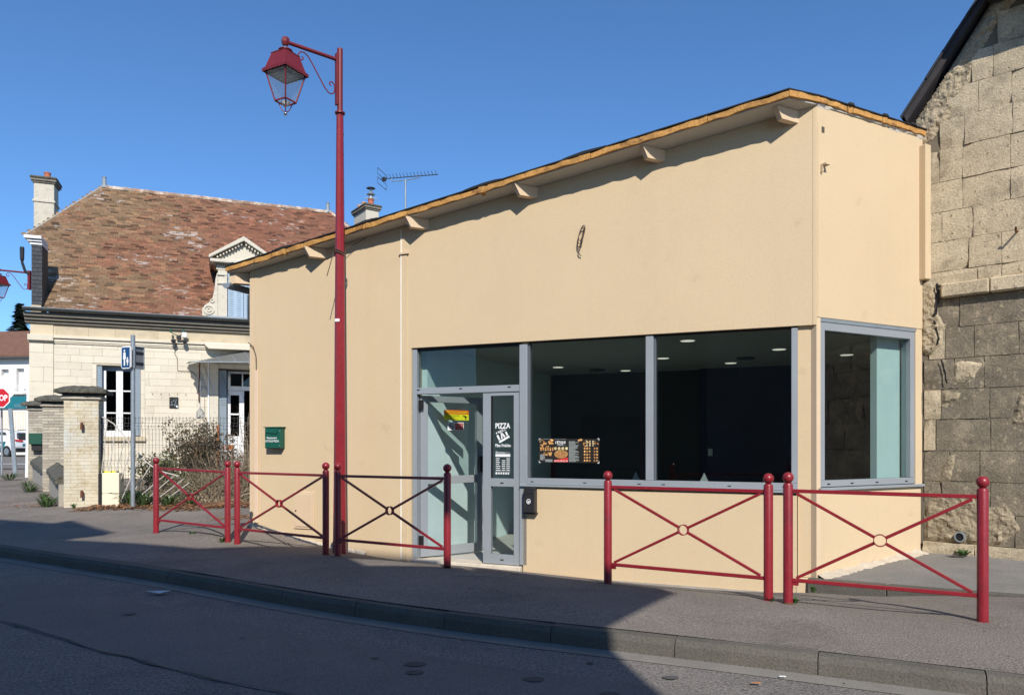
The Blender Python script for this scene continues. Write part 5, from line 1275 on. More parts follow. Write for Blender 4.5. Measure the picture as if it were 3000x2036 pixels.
# ridge and hip tiles
def ridge_run(a, b_, n, r=.085):
    for k in range(n):
        p, q = a.lerp(b_, k / n), a.lerp(b_, (k + 1.08) / n); mb = MB(); mb.tube([p + Vector((0, 0, rt.uniform(-.012, .015))), q], [r, r * .88], 7); mb.build('ridge_tile', 'ridge', hroof)
ridge_run(hr(1.0, RB, .01), hr(7.7, RB, .01), 24)
mb = MB(); mb.tube([hr(-.55, 2.10, .03), hr(1.0, RB, .03)], .03, 6); mb.build('hip_flashing', 'pier_stone', hroof)
ridge_run(hr(7.7, RB, .0), hr(9.6, 1.98, .0), 12, .07)
for u in (1.05, 7.6):
    mb = MB(); mb.lathe(hr(u, RB, .0), [(.10, .0), (.075, .10), (.062, .32), (.075, .335), (.075, .355)], 10); mb.build('finial', 'zinc', hroof)
# chimneys
def chimney(c, w, d, z0, z1, pots, ang=21.3, band=None):
    f_ = W((c[0] * HK, c[1] * HK), ang, HK); mb = MB(); f_.box(mb, -w / 2, w / 2, -d / 2, d / 2, z0, z1 - .16); ch = mb.build('chimney', 'chimney_stone', house, bevel=.012)  # chimneys moved out and enlarged about the camera with the house
    for (a, b_, o) in [(z1 - .16, z1 - .11, .035), (z1 - .11, z1 - .05, .07)]: mb = MB(); f_.box(mb, -w / 2 - o, w / 2 + o, -d / 2 - o, d / 2 + o, a, b_); mb.build('cap_moulding', 'ashlar_dark', ch, bevel=.01)
    mb = MB(); f_.box(mb, -w / 2 - .09, w / 2 + .09, -d / 2 - .09, d / 2 + .09, z1 - .05, z1 + .03); mb.build('cap', 'moss_cap', ch, bevel=.03)
    if band:
        mb = MB(); f_.box(mb, -w / 2 - .03, w / 2 + .03, -d / 2 - .03, d / 2 + .03, band, band + .07); mb.build('band', 'chimney_stone', ch, bevel=.01)
    for (x, y, r, h, m) in pots:
        p = f_.p(x, y, z1 + .02); mb = MB(); mb.lathe(p, [(r, 0), (r * .92, h * .85), (r * 1.05, h * .86), (r * 1.05, h)], 14); mb.build('pot', m, ch, smooth=True)
    return f_, ch
chimney((-13.9, 22.1), .52, .62, 6.4, 9.34, [(.03, 0, .10, .26, 'terracotta')], band=8.62)
f_, ch = chimney((-4.92, 25.0), .46, 1.0, 6.8, 9.42, [(.04, .28, .11, .26, 'terracotta'), (-.06, -.05, .095, .24, 'terracotta_pale'), (-.08, -.36, .095, .22, 'terracotta_pale')], ang=35)
p = f_.p(.04, .28, 9.69)
mb = MB(); mb.lathe(p, [(.12, 0), (.10, .05), (.07, .13), (.16, .17), (.16, .18), (.07, .20), (.09, .25), (.02, .32)], 14); mb.build('cowl', 'galv', ch, smooth=True)
mb = MB(); mb.lathe(p + Vector((0, 0, .40)), [(.17, 0), (.15, .02), (.02, .05)], 14); mb.build('rain_cap', 'zinc_dark', ch)
mb = MB(); mb.tube([p + Vector((0, 0, .3)), p + Vector((0, 0, .41))], .03, 6); mb.tube([p + Vector((-.24, 0, .03)), p + Vector((.24, 0, .03))], .02, 6); mb.build('cowl_stem', 'galv', ch)
# slate-hung end of the half-hip, with mouldings and hopper
mb = MB(); Hw.box(mb, .03, .255, -.6, .02, 4.89, 6.36); sp_ = mb.build('slate_cheek', 'joint_dark', house)
z = 4.90; k = 0
while z < 6.34:
    u = .03 - (.06 if k % 2 else 0)
    while u < .25:
        a, b_ = max(u, .03), min(u + .12, .255)
        if b_ - a > .02: mb = MB(); mb.prism([Hw.p(a + .002, .040, z), Hw.p(b_ - .002, .040, z), Hw.p(b_ - .002, .026, z + .115), Hw.p(a + .002, .026, z + .115)], [Hw.p(a + .002, .030, z), Hw.p(b_ - .002, .030, z), Hw.p(b_ - .002, .020, z + .115), Hw.p(a + .002, .020, z + .115)]); mb.build('slate', 'slate', sp_)
        u += .12
    z += .10; k += 1
mb = MB(); Hw.box(mb, .02, .235, -.6, .05, 4.72, 4.889); mb.build('cheek_base', 'frieze_stone', house)
for (z0, z1, o, a) in [(6.362, 6.41, .04, .0), (6.43, 6.47, .08, -.05), (6.49, 6.56, .13, -.11)]: mb = MB(); Hw.box(mb, a, .255, -.6, o, z0, z1); mb.build('cheek_moulding', 'white_paint', house)
mb = MB(); mb.lathe(Hw.p(-.16, .05, 6.0), [(.03, -.10), (.05, -.02), (.055, .25), (.05, .30)], 10); mb.tube([Hw.p(-.16, .05, 5.9), Hw.p(-.10, .05, 5.7), Hw.p(-.02, .03, 5.62)], .035, 8); mb.build('hopper', 'black_metal', house)
# ---- stone dormer
DC = 4.878
dm = hbar('dormer', house, 4.24, 4.47, 4.80, 6.10, -.15, .06, 'dormer_stone', .008)
hbar('pier', dm, DC * 2 - 4.47, DC * 2 - 4.24, 4.80, 6.10, -.15, .06, 'dormer_stone', .008); hbar('pier_strip', dm, 4.40, 4.468, 4.85, 5.95, .061, .085, 'dormer_stone', .004)
for z in (5.72, 5.95): hbar('capital', dm, 4.225, 4.475, z, z + .05, -.15, .10, 'dormer_stone', .006)
hbar('lintel', dm, 4.20, DC * 2 - 4.20, 6.101, 6.20, -.15, .07, 'dormer_stone')
hbar('dormer_sill', dm, 4.0, DC * 2 - 4.0, 4.79, 4.86, -.1, .16, 'zinc')
for k in range(26): hbar('dentil', dm, 4.17 + k * .055, 4.195 + k * .055, 6.202, 6.25, -.1, .12, 'dormer_stone')
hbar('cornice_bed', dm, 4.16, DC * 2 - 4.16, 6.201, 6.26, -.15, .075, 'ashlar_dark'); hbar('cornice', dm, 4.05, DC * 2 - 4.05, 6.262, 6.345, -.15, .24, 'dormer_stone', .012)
mb = MB(); Hw.poly(mb, [(4.12, 6.345), (DC * 2 - 4.12, 6.345), (DC, 6.84)], -2.0, .08); mb.build('tympanum', 'dormer_stone', dm)
for sg in (-1, 1):
    mb = MB(); uu = lambda d: DC + sg * d
    Hw.poly(mb, [(uu(.86), 6.35), (uu(.86), 6.43), (uu(.0), 6.99), (uu(.0), 6.87)], -1.6, .25); mb.build('raking_cornice', 'dormer_stone', dm, bevel=.01)
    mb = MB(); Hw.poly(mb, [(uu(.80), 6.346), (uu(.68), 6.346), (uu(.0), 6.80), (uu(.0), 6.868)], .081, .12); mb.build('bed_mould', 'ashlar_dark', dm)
    for k in range(9):
        t = (k + .7) / 9.5; c_u, c_z = DC + sg * (.70 * (1 - t) + .0), 6.372 + t * .445
        mb = MB(); Hw.poly(mb, [(c_u - .02, c_z - .02), (c_u + .02, c_z - .02), (c_u + .02, c_z + .025), (c_u - .02, c_z + .025)], .12, .19); mb.build('dentil', 'dormer_stone', dm)
    # flanking scroll
    out = [(.64, 4.86), (1.02, 4.86), (1.03, 5.02), (.96, 5.15), (.86, 5.22), (.78, 5.32), (.73, 5.55), (.70, 5.85), (.66, 6.02), (.64, 6.02)]
    mb = MB(); Hw.poly(mb, [(DC + sg * a, z) for a, z in out], -.12, .03); sc_ = mb.build('console', 'dormer_stone', dm, bevel=.012)
    for (a, z, r1, r0) in [(.86, 5.03, .135, .10), (.86, 5.03, .065, .03), (.78, 5.27, .055, .03)]:
        mb = MB()
        for k in range(18):
            a0, a1 = 2 * math.pi * k / 18, 2 * math.pi * (k + 1) / 18
            Hw.poly(mb, [(DC + sg * a + r * math.cos(x), z + r * .92 * math.sin(x)) for r, x in ((r0, a0), (r1, a0), (r1, a1), (r0, a1))], .028, .055)
        mb.build('volute', 'dormer_stone', sc_)
mb = MB(); mb.prism([Hw.p(DC - .62, -.15, 4.80), Hw.p(DC - .62, -2.2, 4.80), Hw.p(DC + .62, -2.2, 4.80), Hw.p(DC + .62, -.15, 4.80)], [Hw.p(DC - .62, -.15, 6.3), Hw.p(DC - .62, -2.2, 6.3), Hw.p(DC + .62, -2.2, 6.3), Hw.p(DC + .62, -.15, 6.3)]); mb.build('dormer_body', 'slate', dm)
for sg in (-1, 1):
    a, b_ = (4.475, DC - .006) if sg < 0 else (DC + .006, DC * 2 - 4.475)
    sh_ = hbar('shutter', dm, a, b_, 4.865, 6.095, -.06, -.02, 'shutter_blue')
    for c_ in range(2):
        for k in range(19):
            z = 4.93 + k * .06; x = a + .045 + c_ * .19
            hbar('louvre', sh_, x, x + .10, z, z + .014, -.021, -.008, 'shutter_blue')

# ------------------------------------------------------------------ things on and around the house
fl_ = thing('flood_light', 'twin black and white flood lamp on the cornice of the ashlar house', 'flood light', Hw.p(3.30, .12, 4.25))
mb = MB(); Hw.box(mb, 3.25, 3.36, .10, .20, 4.20, 4.30); mb.build('housing', 'black_metal', fl_, bevel=.01)
mb = MB(); Hw.box(mb, 3.38, 3.50, .12, .24, 4.24, 4.38); mb.build('camera_head', 'white_paint', fl_, bevel=.02)
for u in (3.12, 3.42): mb = MB(); mb.lathe(Hw.p(u, .18, 4.36), [(.02, 0), (.035, .06), (.03, .10), (.01, .12)], 8); mb.tube([Hw.p(3.3, .15, 4.28), Hw.p(u, .18, 4.37)], .012, 5); mb.build('green_lamp', 'green_dull', fl_)
for u in (3.18, 3.44): mb = MB(); mb.lathe(Hw.p(u, .20, 4.14), [(.03, -.05), (.07, 0), (.06, .05)], 10); mb.build('lamp_head', 'black_metal', fl_)
mb = MB(); mb.tube([Hw.p(3.28, .1, 4.2), Hw.p(3.22, .06, 4.05), Hw.p(3.20, .012, 3.85), Hw.p(3.26, .012, 3.72), Hw.p(3.27, .012, 3.40), Hw.p(3.62, .012, 3.40), Hw.p(3.72, .012, 3.28)], .008, 5); mb.build('cable', 'cable', fl_)
bb = thing('menu_board', 'small dark framed notice on the ashlar wall beside the canopy', 'notice', Hw.p(3.18, .02, 2.45))
mb = MB(); Hw.box(mb, 3.075, 3.285, .004, .03, 2.44, 2.72); mb.build('board', 'black', bb, bevel=.004)
mb = MB()
for k in range(14): u = 3.10 + rh.random() * .13; z = 2.47 + rh.random() * .20; Hw.poly(mb, [(u, z), (u + rh.uniform(.02, .05), z + rh.uniform(-.01, .02)), (u + rh.uniform(.01, .03), z + rh.uniform(.02, .04))], .0305, .032)
mb.build('drawing', 'galv', bb)
mb = MB(); Hw.box(mb, 3.235, 3.275, .031, .034, 2.455, 2.50); mb.build('white_note', 'white_print', bb)
for k in range(5): mb = MB(); u = 2.68 + k * .195; mb.tube([Hw.p(u, .0, 2.80), Hw.p(u, .035, 2.79), Hw.p(u, .04, 2.815)], .007, 5); mb.build('wall_hook', 'rust', house)
bc = thing('bird_cage', 'pale wire bird cage hanging by a chain beside the canopy', 'cage', Hw.p(3.82, .55, 2.15))
mb = MB(); c_ = Hw.p(3.82, .5, 2.16)
for k in range(14):
    a = 2 * math.pi * k / 14; d = Vector((math.cos(a), math.sin(a), 0)) * .10
    mb.tube([c_ + d * .5, c_ + d + Vector((0, 0, .05)), c_ + d + Vector((0, 0, .20)), c_ + Vector((0, 0, .32))], .004, 4)
for z in (.05, .10, .15, .20): mb.tube([c_ + Vector((.1 * math.cos(2 * math.pi * k / 12), .1 * math.sin(2 * math.pi * k / 12), z)) for k in range(13)], .004, 4)
mb.build('wires', 'galv', bc)
mb = MB(); mb.tube([c_ + Vector((0, 0, .32)), c_ + Vector((0, 0, 1.15))], .008, 5); mb.build('chain', 'galv', bc)
tb = thing('flower_stand', 'low white stand with potted flowers before the house door', 'stand', Hw.p(4.35, .9, .55))
mb = MB(); Hw.box(mb, 4.12, 4.62, .75, 1.1, 1.32, 1.36); mb.build('shelf', 'white_paint', tb)
for u in (4.15, 4.59): mb = MB(); Hw.box(mb, u - .02, u + .02, .78, 1.08, .45, 1.32); mb.build('leg', 'black_metal', tb)
for k, (u, m) in enumerate([(4.20, 'cream'), (4.38, 'pink_pot'), (4.55, 'orange_pole')]):
    pt = MB(); pt.lathe(Hw.p(u, .93, 1.362), [(.06, 0), (.085, .13), (.08, .135)], 12); o = pt.build('flower_pot', m, None, smooth=True)
    tag(o, ('cream', 'pale pink', 'orange brown')[k] + ' flower pot on the white stand by the house door', 'pot', 'flower pots by the house door')
mb = MB(); p = Hw.p(4.78, 1.2, .45); mb.lathe(p, [(.13, 0), (.17, .36), (.165, .36), (.12, .02)], 14); tag(mb.build('bucket', 'blue_bucket', smooth=True), 'bright blue bucket on the ground by the house door', 'bucket')
mb = MB(); mb.tube([Hw.p(4.22, .10, .5), Hw.p(4.24, .06, 2.0)], .03, 8); tag(mb.build('orange_pipe', 'orange_pole', smooth=True), 'orange brown pipe leaning beside the grey door shutter', 'pipe')
# aerial behind the restaurant roof
av = thing('tv_aerial', 'television aerial on a thin mast behind the restaurant roof', 'aerial', (-1.87, 13.0, 3.6))
mb = MB(); mb.tube([(-1.87, 13, 3.5), (-1.87, 13, 6.15)], .016, 8); mb.build('mast', 'galv', av)
bd = Vector((1, -.22, .0)).normalized(); bs = Vector((bd.y, -bd.x, 0)).normalized(); bc0 = Vector((-1.87, 13, 6.20))
mb = MB(); mb.tube([bc0 - bd * .46, bc0 + bd * .60], .009, 6); mb.build('boom', 'wire', av)
mb = MB(); mb.tube([bc0 - bd * .26 + Vector((0, 0, -.0)), bc0 - bd * .26 + Vector((0, 0, -.06)), bc0 + Vector((0, 0, -.06)), bc0 + bd * .26 + Vector((0, 0, -.03)), bc0 + bd * .26], .008, 5); mb.build('stay', 'galv', av)
for k in range(15):
    p = bc0 + bd * (-.34 + k * .065); mb = MB(); mb.tube([p - bs * .09 + Vector((0, 0, .04)), p, p + bs * .09 + Vector((0, 0, .04))], .004, 4); mb.build('director', 'wire', av)
for sz in (1, -1):
    p = bc0 - bd * .44 + Vector((0, 0, sz * .08)); mb = MB(); q = [p - bs * .20 + Vector((0, 0, -.05)), p + bs * .20 + Vector((0, 0, -.05)), p + bs * .20 + Vector((0, 0, .05)), p - bs * .20 + Vector((0, 0, .05))]
    mb.tube(q + [q[0]], .005, 4); mb.build('reflector', 'wire', av)
mb = MB(); p = bc0 - bd * .40; mb.lathe(p - Vector((0, 0, .04)), [(.03, 0), (.035, .05), (.02, .07)], 8); mb.build('dipole_box', 'black', av)

# ------------------------------------------------------------------ gate piers, low walls, fence
def pier(px, py, w, d, z0, h, m, label, ang=20.0, joint='pier_joint'):
    f_ = W((px, py), ang); t = thing('gate_pier', label, 'pier', f_.p(w / 2, -d / 2, z0), 'brick gate piers')
    mb = MB(); f_.box(mb, .008, w - .008, -d + .008, -.008, z0 - .2, z0 + h); core = mb.build('core', joint, t)
    ch = .066; z = z0 - .02; k = 0; gp = .0018 if joint != 'pier_joint' else .004
    while z < z0 + h - .01:
        z1 = min(z + ch, z0 + h); u = -.11 if k % 2 else 0.0
        while u < w - .005:
            a, b_ = max(u, 0), min(u + .22, w)
            if w - b_ < .04: b_ = w
            if b_ - a > .03:
                mb = MB(); j = rh.uniform(-.003, .003); f_.box(mb, a + (gp if a > .001 else -.0), b_ - gp, -.06, j + .002, z + gp, z1 - gp); mb.build('brick', m, core)
            u = b_ if b_ >= w else u + .22
        # return face
        for (a, b_) in (((0, .22), (.22, d)) if k % 2 else ((.06, .28), (.28, d))):
            if b_ - a > .04: mb = MB(); f_.box(mb, w - .05, w + rh.uniform(-.002, .003), -min(b_, d) + .003, -a - .003, z + .003, z1 - .003); mb.build('brick', m, core)
        z = z1; k += 1
    zt = z0 + h
    mb = MB(); f_.box(mb, -.045, w + .045, -d - .045, .045, zt, zt + .075); mb.build('necking', 'pier_stone', t, bevel=.015)
    mb = MB(); f_.box(mb, -.02, w + .02, -d - .02, .02, zt + .075, zt + .12); mb.build('cap_bed_course', 'moss_cap', t)  # dark course set back between necking and cap
    # mossy cap with a domed, crumbly top
    n = 10; vs = []; fs = []; rr = random.Random(int(abs(px) * 10))
    for j in range(n + 1):
        for i in range(n + 1):
            x = -.14 + (w + .28) * i / n; y = .14 - (d + .28) * j / n; e_ = min(i, n - i, j, n - j) / (n / 2)
            vs.append(f_.p(x + rr.uniform(-.01, .01), y + rr.uniform(-.01, .01), zt + .17 + .10 * min(1, e_ * 1.5) ** .6 + rr.uniform(-.012, .012)))
    base = len(vs); w_ = n + 1
    fs = [(j * w_ + i, j * w_ + i + 1, (j + 1) * w_ + i + 1, (j + 1) * w_ + i) for j in range(n) for i in range(n)]
    bor = [i for i in range(w_)] + [j * w_ + n for j in range(1, w_)] + [n * w_ + i for i in range(n - 1, -1, -1)] + [j * w_ for j in range(n - 1, 0, -1)]
    for b_ in bor: v = vs[b_]; vs.append(Vector((v.x, v.y, zt + .12)))
    fs += [(bor[q], bor[(q + 1) % len(bor)], base + (q + 1) % len(bor), base + q) for q in range(len(bor))] + [tuple(base + q for q in range(len(bor)))]
    mb = MB(); mb.add(vs, fs); mb.build('cap', 'moss_cap', t)
    return f_, t
p1f, p1t = pier(-8.16, 13.48, .56, .52, .36, 1.97, 'pier_paint', 'cream painted brick gate pier with a mossy cap, nearest of three', joint='pier_paint_joint')
for z in (1.86, .62):
    mb = MB(); mb.tube([p1f.p(.30, .0, z), p1f.p(.30, .06, z), p1f.p(.30, .065, z + .05)], .022, 7); mb.tube([p1f.p(.30, .065, z - .08), p1f.p(.30, .065, z + .03)], .026, 7); mb.build('hinge_pin', 'rust', p1t)
p2f, p2t = pier(-10.40, 16.4, .60, .5, .46, 1.88, 'pier_stone', 'bare pale brick gate pier just behind the painted one')
p3f, p3t = pier(-12.55, 19.2, .58, .5, .62, 1.76, 'pier_stone', 'bare brick gate pier furthest back, carrying a green letter box')
def low_wall(a, b_, h, label):
    a, b_ = Vector(a), Vector(b_); d = (b_ - a).normalized(); nn = Vector((-d.y, d.x, 0))
    if nn.x > 0: nn = -nn                       # street side
    t = thing('garden_wall', label, 'wall', (a + b_) / 2)
    up = Vector((0, 0, 1)); mb = MB(); w = -nn * .30
    mb.hexa([a - up * .2, b_ - up * .2, b_ + w - up * .2, a + w - up * .2, a + up * h, b_ + up * h, b_ + w + up * h, a + w + up * h]); mb.build('wall', 'render_grey', t)
    N = 14; rows_ = []; rr = random.Random(int(h * 100 + a.x))
    for k in range(N + 1):
        p = a.lerp(b_, k / N); rows_.append([p + nn * .06 + up * (h - rr.uniform(0, .05)), p + nn * .05 + up * (h + .05 + rr.uniform(0, .02)), p - nn * .15 + up * (h + .20 + rr.uniform(-.01, .02)), p - nn * .36 + up * (h + .05), p - nn * .36 + up * (h - .02)])
    mb = MB(); mb.add([v for r in rows_ for v in r], [(0, 1, 2, 3, 4), tuple(N * 5 + k for k in range(4, -1, -1))] + [(i * 5 + k, i * 5 + (k + 1) % 5, (i + 1) * 5 + (k + 1) % 5, (i + 1) * 5 + k) for i in range(N) for k in range(5)]); mb.build('coping', 'moss_cap', t)
low_wall((-8.34, 13.62, .36), (-10.22, 16.35, .46), .44, 'low rendered garden wall between the two nearer gate piers')
low_wall((-10.62, 16.85, .46), (-12.40, 19.15, .62), .40, 'low rendered garden wall between the two further gate piers')
gbx = thing('letter_box', 'dark green letter box on the furthest brick pier', 'letter box', p3f.p(.2, .1, 1.5))
mb = MB(); p3f.box(mb, .06, .36, .004, .20, 1.50, 1.79); mb.build('body', 'green_dull', gbx, bevel=.01)
mb = MB(); p3f.box(mb, .11, .34, .004, .15, 1.34, 1.499); mb.build('bracket', 'black_metal', gbx)

# welded mesh fence
FX0, FX1, FY = -7.72, -4.45, 13.92
fence = thing('mesh_fence', 'grey welded wire mesh fence in front of the ashlar house', 'fence', ((FX0 + FX1) / 2, FY, .35))
def fy(z):   # folded profile
    for c in (1.85, 1.15, .55):
        if abs(z - c) < .06: return FY - .035 * (1 - abs(z - c) / .06)
    return FY
x = FX0
zs = [.30, .49, .55, .61, 1.09, 1.15, 1.21, 1.79, 1.85, 1.91, 2.03]
vm = None
while x < FX1:
    if vm is None:
        mb = MB(); mb.tube([(0, fy(z) - FY, z) for z in zs], .0032, 4, cap=False); o = mb.build('upright_wire', 'wire', fence); vm = o.data
        o.location = (x, FY, 0)
    else:
        o = bpy.data.objects.new('upright_wire', vm); COL.objects.link(o); adopt(o, fence); o.location = (x, FY, 0)
    x += .064
for z in (.32, .49, .55, .61, .85, 1.09, 1.15, 1.21, 1.5, 1.79, 1.85, 1.91, 2.0): mb = MB(); mb.tube([(FX0, fy(z) - .004, z), (FX1, fy(z) - .004, z)], .0034, 4); mb.build('cross_wire', 'wire', fence)
for x in (-7.75, -4.43): mb = MB(); mb.lathe((x, FY + .05, .2), [(.025, 0), (.025, 1.86)], 8); mb.build('post', 'wire', fence)
# old gate leaf leaning on the fence
og = thing('iron_gate', 'old pale iron gate leaf with a swept top leaning on the fence', 'gate', (-7.1, 13.72, .35))
arc = [(-7.80, 2.08), (-7.62, 2.00), (-7.45, 1.90), (-7.28, 1.72), (-7.15, 1.55), (-7.0, 1.38), (-6.86, 1.22), (-6.70, 1.10), (-6.5, 1.0), (-6.2, .92)]
mb = MB(); mb.tube([(a, 13.74 + .06 * (z - .3), z) for a, z in arc], .012, 6); mb.build('swept_rail', 'iron_white', og)
for (x0, z0, x1, z1) in [(-7.66, .36, -7.57, 1.96), (-7.56, .36, -7.40, 1.86), (-7.50, .36, -7.22, 1.65), (-7.36, .50, -7.09, 1.48), (-7.24, .45, -6.93, 1.30), (-7.12, .45, -6.73, 1.12), (-7.0, .45, -6.42, .98), (-6.85, .42, -6.30, .92), (-6.70, .40, -6.12, .86), (-6.5, .42, -6.0, .80)]:
    mb = MB(); mb.tube([(x0, 13.70, z0), (x1, 13.73 + .06 * z1, z1)], .010, 6); mb.build('bar', 'iron_white', og)
mb = MB(); mb.tube([(-7.66, 13.70, .38), (-6.4, 13.70, .40)], .014, 6); mb.build('bottom_rail', 'iron_white', og)
# cream cabinet and a yellow lid behind it
cb = thing('cabinet', 'cream metal cabinet standing among dead leaves by the painted pier', 'cabinet', (-7.40, 13.6, .35))
cbw = W((-7.545, 13.62), 6); mb = MB(); cbw.box(mb, 0, .30, -.22, 0, .34, .60); mb.build('lower_door', 'cream', cb, bevel=.008)
mb = MB(); cbw.box(mb, 0, .30, -.22, 0, .604, .985); mb.build('upper_door', 'cream', cb, bevel=.008)
mb = MB(); cbw.box(mb, .135, .175, .0, .008, .612, .622); mb.build('badge', 'zinc_dark', cb)
mb = MB(); cbw.box(mb, -.085, -.012, -.26, -.05, .34, .97); mb.build('side_bin', 'black_metal', cb)
mb = MB(); cbw.box(mb, -.08, .14, -.40, -.232, .96, 1.01); yl = mb.build('crate_lid', 'yellow_print'); tag(yl, 'small yellow lid showing behind the cream cabinet', 'lid')
# pedestrian sign post
sg = thing('pedestrian_sign', 'galvanised post with a blue pedestrian area sign before the ashlar house', 'sign', (-6.85, 13.38, .36))
mb = MB(); mb.lathe((-6.85, 13.38, .2), [(.038, 0), (.038, 3.28), (.03, 3.285)], 14); mb.build('post', 'galv', sg, smooth=True)
bw = W((-7.03, 13.36), -19.0); 
mb = MB(); bw.poly(mb, [(.0, 2.90), (.03, 2.87), (.19, 2.87), (.22, 2.90), (.22, 3.24), (.19, 3.27), (.03, 3.27), (.0, 3.24)], .0, .03); sp1 = mb.build('sign_panel', 'white_paint', sg)
mb = MB(); bw.box(mb, .018, .202, .031, .034, 2.89, 3.25); mb.build('blue_field', 'sign_blue', sp1)
mb = MB(); bw.disc(mb, .085, 3.19, .035, .037, .018, .022, 10); bw.poly(mb, [(.06, 3.16), (.11, 3.16), (.118, 3.04), (.10, 3.04), (.10, 2.925), (.07, 2.925), (.07, 3.04), (.052, 3.04)], .035, .037)
bw.disc(mb, .155, 3.06, .035, .037, .014, .016, 10); bw.poly(mb, [(.137, 3.04), (.173, 3.04), (.178, 2.98), (.165, 2.98), (.165, 2.93), (.145, 2.93), (.145, 2.98), (.132, 2.98)], .035, .037); mb.build('walkers', 'white_print', sp1)
bw2 = W((-6.80, 13.31), 70.0)
mb = MB(); bw2.poly(mb, [(.0, 2.89), (.02, 2.87), (.20, 2.87), (.22, 2.89), (.22, 3.25), (.20, 3.28), (.02, 3.28), (.0, 3.25)], -.012, .0); sp2 = mb.build('sign_back', 'sign_back', sg)
mb = MB()
for (a, b_, c_, d_) in [(.0, .014, 2.88, 3.27), (.206, .22, 2.88, 3.27), (.014, .206, 2.87, 2.884), (.014, .206, 3.264, 3.28)]: bw2.box(mb, a, b_, .0, .022, c_, d_)
mb.build('rim', 'galv', sp2)
for z in (2.98, 3.17): mb = MB(); bw2.box(mb, .015, .20, .002, .02, z - .015, z + .015); mb.build('clamp_rail', 'black_metal', sp2)

# ------------------------------------------------------------------ far left: stop sign, post, car, white building, conifer
ss = thing('stop_sign', 'red octagonal stop sign on a grey post at the left edge', 'sign', (-16.15, 24, .44))
mb = MB(); a, b_ = Vector((-16.12, 24, .3)), Vector((-16.30, 24, 2.66)); mb.hexa([a + Vector((-.06, .03, 0)), a + Vector((.06, .03, 0)), a + Vector((.06, .08, 0)), a + Vector((-.06, .08, 0)), b_ + Vector((-.06, .03, 0)), b_ + Vector((.06, .03, 0)), b_ + Vector((.06, .08, 0)), b_ + Vector((-.06, .08, 0))]); mb.build('post', 'galv', ss)
sw_ = W((-16.59, 24.0), 0)
oct_ = lambda r: [(r * math.cos(R(22.5 + 45 * k)), 3.00 + r * math.sin(R(22.5 + 45 * k))) for k in range(8)]
mb = MB(); sw_.poly(mb, oct_(.345), -.01, .01); o8 = mb.build('rim', 'white_print', ss)
mb = MB(); sw_.poly(mb, oct_(.312), .011, .014); mb.build('field', 'sign_red', o8)
lettering(sw_, 'STOP', 0, 3.00, .016, .48, .19, 'white_print', o8, bold=.007)
dk = thing('round_sign', 'white round sign seen from behind above the stop sign', 'sign', (-16.8, 24.4, .45))
mb = MB(); W((-16.75, 24.4), 0).disc(mb, 0, 3.36, -.01, .01, .40, n=28); mb.build('disc', 'white_paint', dk)
mb = MB(); mb.lathe((-16.85, 24.45, .3), [(.03, 0), (.03, 3.3)], 8); mb.build('post', 'galv', dk)
mb = MB(); mb.tube([(-14.42, 22, .4), (-14.38, 22, 2.0), (-14.36, 22, 3.85)], [.045, .055, .04], 10); wp2 = mb.build('white_post', 'white_paint', smooth=True); tag(wp2, 'slim white post between the stop sign and the brick piers', 'post')
# far building
fb = thing('white_building', 'white rendered building with brown tiled roof beyond the side street', 'building', (-31, 48, .8))
fw = W((-36, 46.6), -7.0)
mb = MB()
fwins = [(4.25, 4.75, 4.95, 6.12), (5.28, 5.80, 4.75, 6.16)]
mb_rects = [(0, 4.25, .2, 6.85), (4.75, 5.28, .2, 6.85), (5.80, 12, .2, 6.85), (4.25, 4.75, .2, 4.95), (4.25, 4.75, 6.12, 6.85), (5.28, 5.80, .2, 4.75), (5.28, 5.80, 6.16, 6.85)]
for (a, b_, c_, d_) in mb_rects: fw.box(mb, a, b_, -.35, 0, c_, d_)
mb.build('wall', 'far_wall', fb)
for (a, b_, c_, d_) in fwins:
    mb = MB(); fw.box(mb, a, b_, -.30, -.25, c_, d_); wf = mb.build('window', 'white_paint', fb)
    mb = MB(); fw.box(mb, (a + b_) / 2 + .05, b_ - .04, -.249, -.24, c_ + .04, d_ - .04); mb.build('pane', 'zinc_dark', wf)
mb = MB()
mb.prism([fw.p(-.5, .35, 6.85), fw.p(12.4, .35, 6.85), fw.p(12.4, -3.5, 8.9), fw.p(-.5, -3.5, 8.9)], [fw.p(-.5, .35, 7.0), fw.p(12.4, .35, 7.0), fw.p(12.4, -3.5, 9.05), fw.p(-.5, -3.5, 9.05)]); mb.build('roof', 'far_roof', fb)
mb = MB(); fw.box(mb, -.5, 12.4, .05, .42, 6.75, 6.86); mb.build('eaves', 'zinc_dark', fb)
mb = MB(); fw.box(mb, 5.05, 6.0, .0, .30, 4.55, 4.64); mb.build('balcony_slab', 'far_wall', fb)
for k in range(7): mb = MB(); fw.box(mb, 5.08 + k * .145, 5.10 + k * .145, .26, .29, 4.64, 5.05); mb.build('baluster', 'white_paint', fb)
mb = MB(); fw.box(mb, 5.05, 6.0, .25, .30, 5.05, 5.09); mb.build('handrail', 'white_paint', fb)
mb = MB(); fw.box(mb, 3.2, 6.05, .02, .14, 3.68, 4.42); ts = mb.build('shop_sign', 'teal', fb)
lettering(fw, 'ADHAP', 5.55, 3.86, .145, .6, .2, 'galv', ts)
mb = MB(); fw.box(mb, 4.55, 5.35, .0, .02, 4.0, 4.08); 
mb = MB(); fw.box(mb, 3.2, 6.1, .01, .05, 1.2, 3.5); sf = mb.build('shop_front', 'far_beige', fb)
for k in range(16): mb = MB(); fw.box(mb, 3.3 + k * .17, 3.34 + k * .17, .05, .07, 1.6, 3.4); mb.build('blind_slat', 'white_paint', sf)
